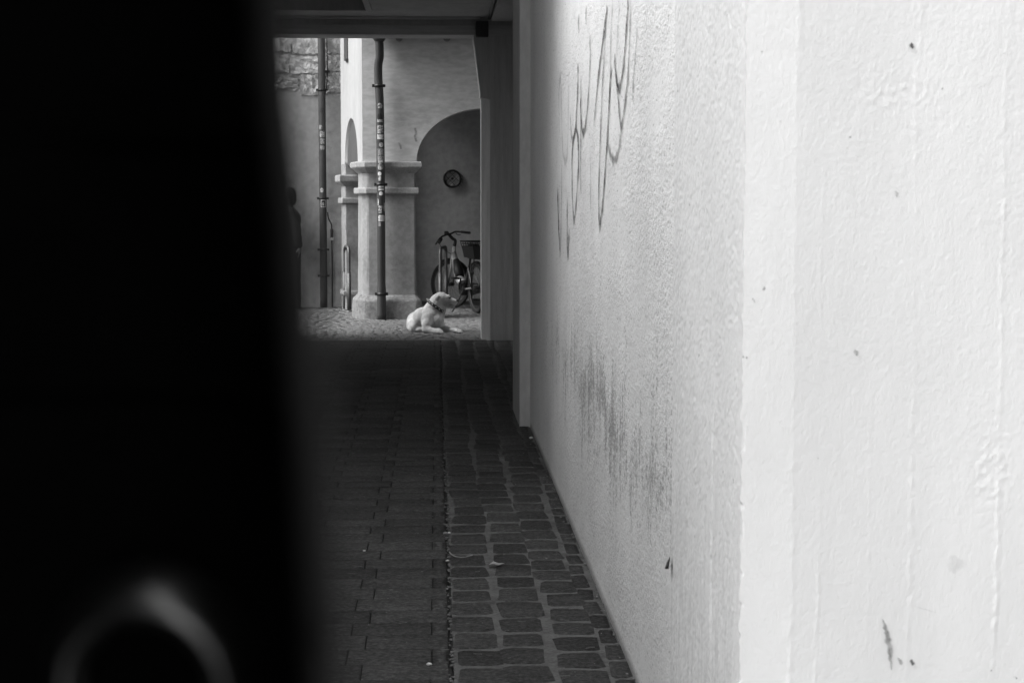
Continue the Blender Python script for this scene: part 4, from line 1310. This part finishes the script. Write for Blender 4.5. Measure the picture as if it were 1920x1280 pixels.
# ------------------------------------------------------------------ dog
YD = onground(800, 622.8).y
DS = F_PX / YD
D0 = at(800, 624.5, YD)
def dg_(u, v, d=0.0):
    """dog space: photo-plane pixels at the dog, d metres towards the viewer"""
    return at(u, v, YD - d)
def rp(px): return px / DS
body = [
    ('e', dg_(781, 603, -0.10), (rp(19), 0.17, rp(19.5)), (0, 0, 0)),                 # rump and loin
    ('e', dg_(777, 609, -0.02), (rp(15.5), 0.13, rp(14.5)), (0, 0, 0)),               # thigh
    ('e', dg_(775, 613, 0.06), (rp(10), 0.07, rp(10.5)), (0, 0, 0)),
    ('e', dg_(792, 594, 0.0), (rp(20), 0.15, rp(18)), (0, -0.5, 0)),                  # ribs
    ('e', dg_(806, 594, 0.06), (rp(20), 0.14, rp(20)), (0, -0.6, 0)),                 # withers, shoulder
    ('e', dg_(815, 602, 0.08), (rp(17.5), 0.13, rp(17)), (0, 0, 0)),                  # chest
    ('e', dg_(801, 600, 0.17), (rp(11.5), 0.06, rp(15)), (0, 0.35, 0)),               # near shoulder blade
    ('e', dg_(824, 599, 0.06), (rp(9), 0.10, rp(14)), (0, 0, 0)),                     # breast
    ('e', dg_(786, 617, 0.02), (rp(16), 0.12, rp(7)), (0, 0, 0)),                     # belly on the ground
    ('c', [(dg_(805, 588, 0.05), rp(17)), (dg_(814, 575.5, 0.05), rp(16)), (dg_(820.5, 564.5, 0.04), rp(14.6))]),   # neck
    ('c', [(dg_(826, 590, 0.05), rp(9)), (dg_(829, 579, 0.05), rp(8.5))]),            # throat
    ('e', dg_(826.5, 560.5, 0.04), (rp(14.5), 0.075, rp(13.2)), (0, 0, 0)),           # skull
    ('e', dg_(835, 566, 0.04), (rp(11), 0.065, rp(10.5)), (0, 0, 0)),                 # cheeks
    ('e', dg_(838, 556.5, 0.04), (rp(6.5), 0.055, rp(4.6)), (0, 0, 0)),               # brow
    ('c', [(dg_(841, 565.0, 0.04), rp(8.2)), (dg_(848, 565.4, 0.045), rp(6.8)), (dg_(853.0, 566.0, 0.05), rp(5.8))]), ('e', dg_(849.5, 569.5, 0.05), (rp(7.0), 0.038, rp(3.8)), (0, 0.1, 0)),  # muzzle
    ('c', [(dg_(838, 572, 0.04), rp(5.5)), (dg_(845, 574.0, 0.045), rp(3.4)), (dg_(849.5, 573.2, 0.05), rp(2.6))]),   # lower jaw
    # near foreleg
    ('c', [(dg_(803, 599, 0.17), rp(10.5)), (dg_(799.5, 609, 0.21), rp(9.2)), (dg_(797.5, 617, 0.23), rp(7.4)), (dg_(806, 618.5, 0.27), rp(6.2)), (dg_(815, 620.5, 0.31), rp(5.4))]),
    ('c', [(dg_(815, 620.5, 0.31), rp(5.2)), (dg_(822, 620.2, 0.35), rp(5.8)), (dg_(825.5, 621.0, 0.37), rp(5.0))]),
    ('c', [(dg_(822, 622.4, 0.41), rp(3.3)), (dg_(829.0, 624.0, 0.43), rp(2.8))]), ('c', [(dg_(823, 621.5, 0.375), rp(3.6)), (dg_(829.6, 623.2, 0.395), rp(3.0))]),
    ('c', [(dg_(823, 621, 0.34), rp(3.5)), (dg_(829.0, 622.2, 0.36), rp(2.9))]),
    # far foreleg
    ('c', [(dg_(824, 604, 0.0), rp(9.0)), (dg_(829, 615, 0.03), rp(7.4)), (dg_(840, 617.6, 0.10), rp(5.9)), (dg_(850, 619.2, 0.16), rp(5.0)), (dg_(857, 619.4, 0.20), rp(5.0))]),
    ('c', [(dg_(855, 620.0, 0.23), rp(4.0)), (dg_(864, 622.8, 0.27), rp(2.7))]), ('c', [(dg_(856, 619.6, 0.20), rp(4.0)), (dg_(865.5, 622.2, 0.23), rp(2.8))]),
    ('c', [(dg_(856, 619.4, 0.17), rp(3.8)), (dg_(864.5, 621.2, 0.19), rp(2.7))]),
]
DOG = empty('dog', (D0.x, D0.y, 0))
tag(DOG, 'pale short-haired dog lying on the cobbles, head turned right, studded collar', 'dog')
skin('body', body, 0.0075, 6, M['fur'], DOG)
# hanging ear: flattened leaf folded from the skull
skin('ear', [('e', dg_(819.2, 563.2, 0.112), (rp(4.0), 0.013, rp(8.8)), (0.16, 0.22, 0)), ('e', dg_(821.5, 557.0, 0.106), (rp(3.6), 0.014, rp(4.0)), (0.15, 0.3, 0))], 0.004, 3, M['ear_fur'], DOG)
skin('ear', [('e', dg_(820, 562, -0.035), (rp(4.6), 0.012, rp(8.0)), (-0.2, -0.2, 0)), ('e', dg_(823, 556, -0.03), (rp(5.5), 0.016, rp(3.2)), (-0.25, 0.4, 0))], 0.004, 3, M['ear_fur'], DOG)
skin('nose', [('e', dg_(857.4, 562.8, 0.055), (rp(3.0), 0.022, rp(3.0)))], 0.003, 2, M['nose'], DOG)
skin('eye', [('e', dg_(843.6, 558.2, 0.086), (rp(2.6), 0.010, rp(2.0)))], 0.0025, 1, M['nose'], DOG)
skin('eye', [('e', dg_(843.6, 558.2, -0.006), (rp(2.6), 0.010, rp(2.0)))], 0.0025, 1, M['nose'], DOG)
MB().tube(catmull([dg_(856, 569.0, 0.066), dg_(851, 570.2, 0.078), dg_(845, 572.0, 0.085), dg_(841, 572.5, 0.088)], 5), rp(0.45), 6).build('mouth_line', M['nose'], DOG)
for k, (u, v, d) in enumerate(((852, 623.2, 0.245), (857, 623.8, 0.265), (862, 624.4, 0.285))):
    skin('paw_pad', [('e', dg_(u, v, d), (rp(2.6), 0.018, rp(1.5)))], 0.003, 1, M['claw_pad'], DOG)
# collar: tilted band round the neck
cc, r_a, r_b = dg_(817.3, 574.2, 0.05), rp(18.6), 0.118
axn = Vector((0.58, 0.0, 0.815)).normalized()
e1 = Vector((0.815, 0, -0.58)); e2 = Vector((0, -1, 0))
vv, ff = [], []
NC, hw = 40, rp(2.6)
for i in range(NC):
    a = 2 * math.pi * i / NC
    d = e1 * math.cos(a) * r_a + e2 * math.sin(a) * r_b
    for o_, s_ in ((-hw, 1.0), (hw, 0.97), (hw, 0.93), (-hw, 0.96)):
        vv.append(cc + d * s_ + axn * o_)
for i in range(NC):
    j = (i + 1) % NC
    for k in range(4): ff.append([4 * i + k, 4 * i + (k + 1) % 4, 4 * j + (k + 1) % 4, 4 * j + k])
mb = MB(); mb.add(vv, ff, True); col_ = mb.build('collar', M['leather'], DOG)
for i in range(14):
    a = 2 * math.pi * (i + 0.5) / 14
    p = cc + (e1 * math.cos(a) * r_a + e2 * math.sin(a) * r_b) * 1.0
    bm = bmesh.new(); bmesh.ops.create_icosphere(bm, subdivisions=2, radius=rp(1.05))
    mb = MB(); mb.bm(bm, Matrix.Translation(p), True); mb.build('stud', M['stud'], col_)
p = cc - e1 * (r_a + rp(1.0))
MB().torus(p + axn * rp(1.5), (0, 1, 0), rp(1.7), rp(0.7), 16, 6).build('buckle', M['stud'], col_)

# ------------------------------------------------------------------ person half hidden at the left
YQ = onground(560, 580).y
PS_ = F_PX / YQ
Q0 = at(548, 580, YQ)
def pp(u, v, d=0.0): return Vector((Q0.x + (u - 548) / PS_, YQ - d, (580 - v) / PS_))
def pr_(px): return px / PS_
PER = empty('person', (Q0.x, YQ, 0))
tag(PER, 'person in a dark jacket standing by the back wall, partly hidden at the left', 'person')
flesh = [('e', pp(544, 370, 0), (pr_(10.5), 0.095, pr_(15))), ('c', [(pp(545, 383), pr_(6.5)), (pp(546, 394), pr_(7))]),
         ('e', pp(532.5, 372, 0.0), (pr_(2.6), 0.014, pr_(3.2))), ('e', pp(536, 378), (pr_(5), 0.05, pr_(5)))]
skin('head', flesh, 0.008, 3, M['skin'], PER)
skin('hair', [('e', pp(546.5, 367.5, 0), (pr_(11.2), 0.105, pr_(15.5))), ('e', pp(549.5, 374, 0), (pr_(8.2), 0.09, pr_(13)))], 0.01, 3, M['hair'], PER)
jk = [('e', pp(547, 412), (pr_(19), 0.20, pr_(20))), ('e', pp(546, 435), (pr_(20), 0.17, pr_(30))), ('e', pp(547, 458), (pr_(21.5), 0.17, pr_(14))),
      ('c', [(pp(548, 399, 0.17), pr_(8.5)), (pp(557, 425, 0.23), pr_(8.5)), (pp(561, 446, 0.22), pr_(8.6)), (pp(563.0, 460, 0.18), pr_(6.5))]),
      ('c', [(pp(548, 399, -0.17), pr_(8.5)), (pp(547, 430, -0.22), pr_(8)), (pp(540, 455, -0.2), pr_(6.5))])]
skin('jacket', jk, 0.012, 4, M['coat'], PER)
tr = [('e', pp(547, 468), (pr_(19), 0.16, pr_(14))), ('c', [(pp(553, 475, 0.08), pr_(13.5)), (pp(555, 520, 0.09), pr_(10)), (pp(558, 560, 0.09), pr_(7.5)), (pp(558, 572, 0.09), pr_(7))]),
      ('c', [(pp(543, 475, -0.08), pr_(13.5)), (pp(539, 520, -0.08), pr_(10)), (pp(538, 560, -0.08), pr_(7.5)), (pp(538, 572, -0.08), pr_(7))])]
skin('trousers', tr, 0.012, 4, M['trousers'], PER)
for d_, ux in ((0.09, 557), (-0.08, 537)):
    skin('shoe', [('e', pp(ux - 5, 575.5, d_), (pr_(14), 0.05, pr_(4.3))), ('e', pp(ux + 1, 573, d_), (pr_(7), 0.045, pr_(6)))], 0.008, 2, M['black_metal'], PER)
hand = [('e', pp(563.6, 469, 0.17), (0.026, 0.045, 0.055))]
for k, dd in enumerate((0.135, 0.155, 0.178, 0.20)):
    hand.append(('c', [(pp(563.6, 473, dd), 0.0105), (pp(563.0, 478.5, dd), 0.0095), (pp(560.8, 481.5 - (k == 0) * 1.5, dd), 0.0085)]))
hand.append(('c', [(pp(561.5, 467.5, 0.205), 0.011), (pp(559.5, 472.5, 0.215), 0.0095)]))
skin('hand', hand, 0.005, 2, M['skin'], PER)

# ------------------------------------------------------------------ litter on the passage floor
def scrap(name, u, v, size, label, cat, mat, long=1.0, rz=0.0, group=None):
    p = onground(u, v, 0.016)
    bm = bmesh.new(); bmesh.ops.create_icosphere(bm, subdivisions=2, radius=1.0)
    for q in bm.verts: q.co *= 1 + random.uniform(-.25, .25)
    mb = MB(); mb.bm(bm, Matrix.Translation((0, 0, size * 0.5)) @ Matrix.Rotation(rz, 4, 'Z') @ Matrix.Diagonal((size * long, size, size * 0.6, 1)), True)
    o = mb.build(name, mat); o.location = p
    tag(o, label, cat, group)
p = onground(838, 1001, 0.02)
cg = empty('cigarette_butt', p)
tag(cg, 'pale cigarette butt lying on the seam between bricks and setts', 'cigarette butt')
MB().tube([p + Vector((-0.016, 0.0, 0.004)), p + Vector((0.004, 0.01, 0.004))], 0.0042, 10).build('filter', M['twig'], cg)
MB().tube([p + Vector((0.0042, 0.0101, 0.004)), p + Vector((0.014, 0.015, 0.004))], 0.0042, 10).build('paper', M['white_bit'], cg)
scrap('paper_scrap', 805, 1246, 0.007, 'small bright scrap of paper on the bricks at the bottom edge', 'scrap', M['white_bit'], 1.3)
scrap('pebble', 996, 822, 0.012, 'tiny white pebble beside the foot of the passage wall', 'pebble', M['white_bit'])
scrap('pebble', 683, 1033, 0.006, 'tiny white pebble lying on the dark bricks', 'pebble', M['white_bit'])
scrap('pebble', 839, 1052, 0.007, 'pale pebble on the seam just below the cigarette butt', 'pebble', M['white_bit'])
tw = MB().tube(catmull([onground(842, 1034, .022), onground(852, 1042, .026), onground(870, 1044, .024), onground(886, 1040, .022)], 6), 0.0022, 6).build('twig', M['twig'])
tag(tw, 'thin curved twig lying across the setts by the seam', 'twig')
lf = MB()
p0 = onground(930, 1058, 0.022)
lf.add([p0 + Vector((a, b, c)) for a, b, c in ((-.03, 0, 0), (-.01, .03, .008), (.012, .022, .002), (.035, .002, .006), (.008, -.028, .004), (-.014, -.02, .009), (0, 0, .004))], [[0, 5, 6], [5, 4, 6], [4, 3, 6], [3, 2, 6], [2, 1, 6], [1, 0, 6]])
o = lf.build('dry_leaf', M['twig']); tag(o, 'curled dry leaf lying on the second column of setts', 'leaf')
cr = MB()
for k in range(130):
    u, v = random.uniform(600, 1120), 700 + 580 * random.random() ** 0.8
    p = onground(u, v, 0.017)
    if p.x > WX - 0.02 or p.x < LX + 0.1: continue
    s_ = random.uniform(0.0015, 0.0035)
    if random.random() < 0.35:
        a = random.uniform(-0.6, 0.6); L_ = random.uniform(0.01, 0.035)
        cr.tube([p, p + Vector((math.cos(a) * L_, math.sin(a) * L_, 0.002))], 0.0014, 4)
    else:
        bm = bmesh.new(); bmesh.ops.create_icosphere(bm, subdivisions=1, radius=s_)
        cr.bm(bm, Matrix.Translation(p) @ Matrix.Diagonal((random.uniform(1, 2), random.uniform(1, 2), .6, 1)))
for k in range(90):
    yy = 4.8 + 6.4 * random.random()
    bm = bmesh.new(); bmesh.ops.create_icosphere(bm, subdivisions=1, radius=random.uniform(0.002, 0.006))
    cr.bm(bm, Matrix.Translation((WX - abs(random.gauss(0.004, 0.014)), yy, 0.014)) @ Matrix.Diagonal((1, random.uniform(1, 2), .7, 1)))
o = cr.build('litter_crumbs', simple('crumbs', 0.16, 0.5, 60, 0.9, 0, 0)); tag(o, 'tiny crumbs and bits of straw strewn over the passage floor', 'litter', kind='stuff')

# ------------------------------------------------------------------ black tarpaulin hanging right beside the lens
YT = 0.13
edge_px = [(507, -40), (512, 60), (528, 210), (544, 340), (559, 520), (571, 680), (584, 860), (596, 1040), (606, 1200), (613, 1330)]
E = [at(u + 8, v, YT) for u, v in edge_px]
up_d = Vector((-0.0007, 0.001, 0.02)); 
above = [E[0] + Vector((-0.010 * (1 - math.exp(-k * .35)), 0.0, 0.095 * k)) for k in range(10, 0, -1)]
below = [E[-1] + Vector((0.006 * math.sin(k * .6), -0.002 * k, -0.1 * k)) for k in range(1, 13)]
line = catmull(above + E + below, 4)
vv, ff = [], []
NU = 60
plan_t = catmull([(0, 0, 0), (-0.006, 0.06, 0), (-0.012, 0.125, 0), (-0.030, 0.157, 0), (-0.07, 0.159, 0), (-0.115, 0.150, 0), (-0.14, 0.09, 0), (-0.15, -0.02, 0), (-0.15, -0.2, 0), (-0.19, -0.5, 0), (-0.18, -0.9, 0)], 7)
NU = len(plan_t) - 1
for p in line:
    for i, q in enumerate(plan_t):
        t = i / NU
        fold = 0.018 * math.sin(q.y * 26 + p.z * 0.8) * min(1, max(0, -q.y - 0.05) * 5) + 0.0007 * math.sin(i * 1.1 + p.z * 60) * min(1, i / 6)
        vv.append(Vector((p.x + q.x + fold, p.y + q.y + fold * 0.3, p.z)))
for j in range(len(line) - 1):
    for i in range(NU):
        q = j * (NU + 1) + i
        ff.append([q, q + NU + 1, q + NU + 2, q + 1])
TP = empty('tarpaulin', (-0.1, 0, 0))
tag(TP, 'black tarpaulin hanging close to the camera, blurred, with a metal eyelet', 'tarpaulin')
ts = mesh_obj('sheet', vv, ff, M['tarp'], TP, smooth=True)
sol = ts.modifiers.new('thickness', 'SOLIDIFY'); sol.thickness = 0.0008; sol.offset = 1
ts.matrix_parent_inverse = parent_inv(TP)
MB().tube([p + Vector((0.0, 0.0005, 0)) for p in line], 0.0013, 8).build('hem', M['hem'], TP)
eye_mat = simple('eyelet_metal', 0.30, 0.2, 200.0, 0.34, 0, 0, metallic=1.0)
ec = at(285, 1268, 0.280)
for k in range(-4, 5):
    c_ = ec + Vector((0, 0, 0.20 * k))
    ES = 2.2
    TILT = Vector((0, -1, 0)).rotation_difference(Vector((-0.17, -0.95, -0.14)).normalized()).to_matrix()
    ei = MB()
    vvv, fff = [], []
    prof = [(0.0043, 0.0014), (0.0044, -0.0004), (0.0049, -0.0019), (0.0056, -0.0027), (0.0063, -0.0028), (0.0071, -0.0021), (0.0078, -0.0007), (0.0083, 0.0014)]
    SG = 48
    for r_, d_ in prof:
        for i in range(SG):
            a = 2 * math.pi * i / SG
            vvv.append(c_ + TILT @ Vector((math.cos(a) * r_, d_, math.sin(a) * r_)) * ES)
    for j in range(len(prof) - 1):
        for i in range(SG):
            i2 = (i + 1) % SG
            fff.append([j * SG + i, j * SG + i2, (j + 1) * SG + i2, (j + 1) * SG + i])
    ei.add(vvv, fff, True)
    eo = ei.build('eyelet', eye_mat, TP)
    MB().tube([c_ + Vector((0, 0.0012, 0)), c_ + Vector((0, 0.0004, 0))], 0.0093, 24).build('eyelet_hole', M['tarp'], eo)
topz = line[0].z
FRM = empty('hanging_rail', (-0.15, 0, 0))
tag(FRM, 'dark tube frame the black tarpaulin hangs from', 'frame')
MB().tube([line[0] + Vector((q.x, q.y, 0.013)) for q in plan_t], 0.012, 12).build('rail', M['black_metal'], FRM)
for q in (plan_t[40], plan_t[-1]):
    x_, y_ = line[0].x + q.x - 0.035, line[0].y + q.y
    MB().tube([(x_, y_, -0.02), (x_, y_, topz + 0.013)], 0.012, 12).build('post', M['black_metal'], FRM)
    MB().tube([(x_ - 0.3, y_, 0.0), (x_ + 0.1, y_, 0.0)], 0.014, 10).build('foot', M['black_metal'], FRM)
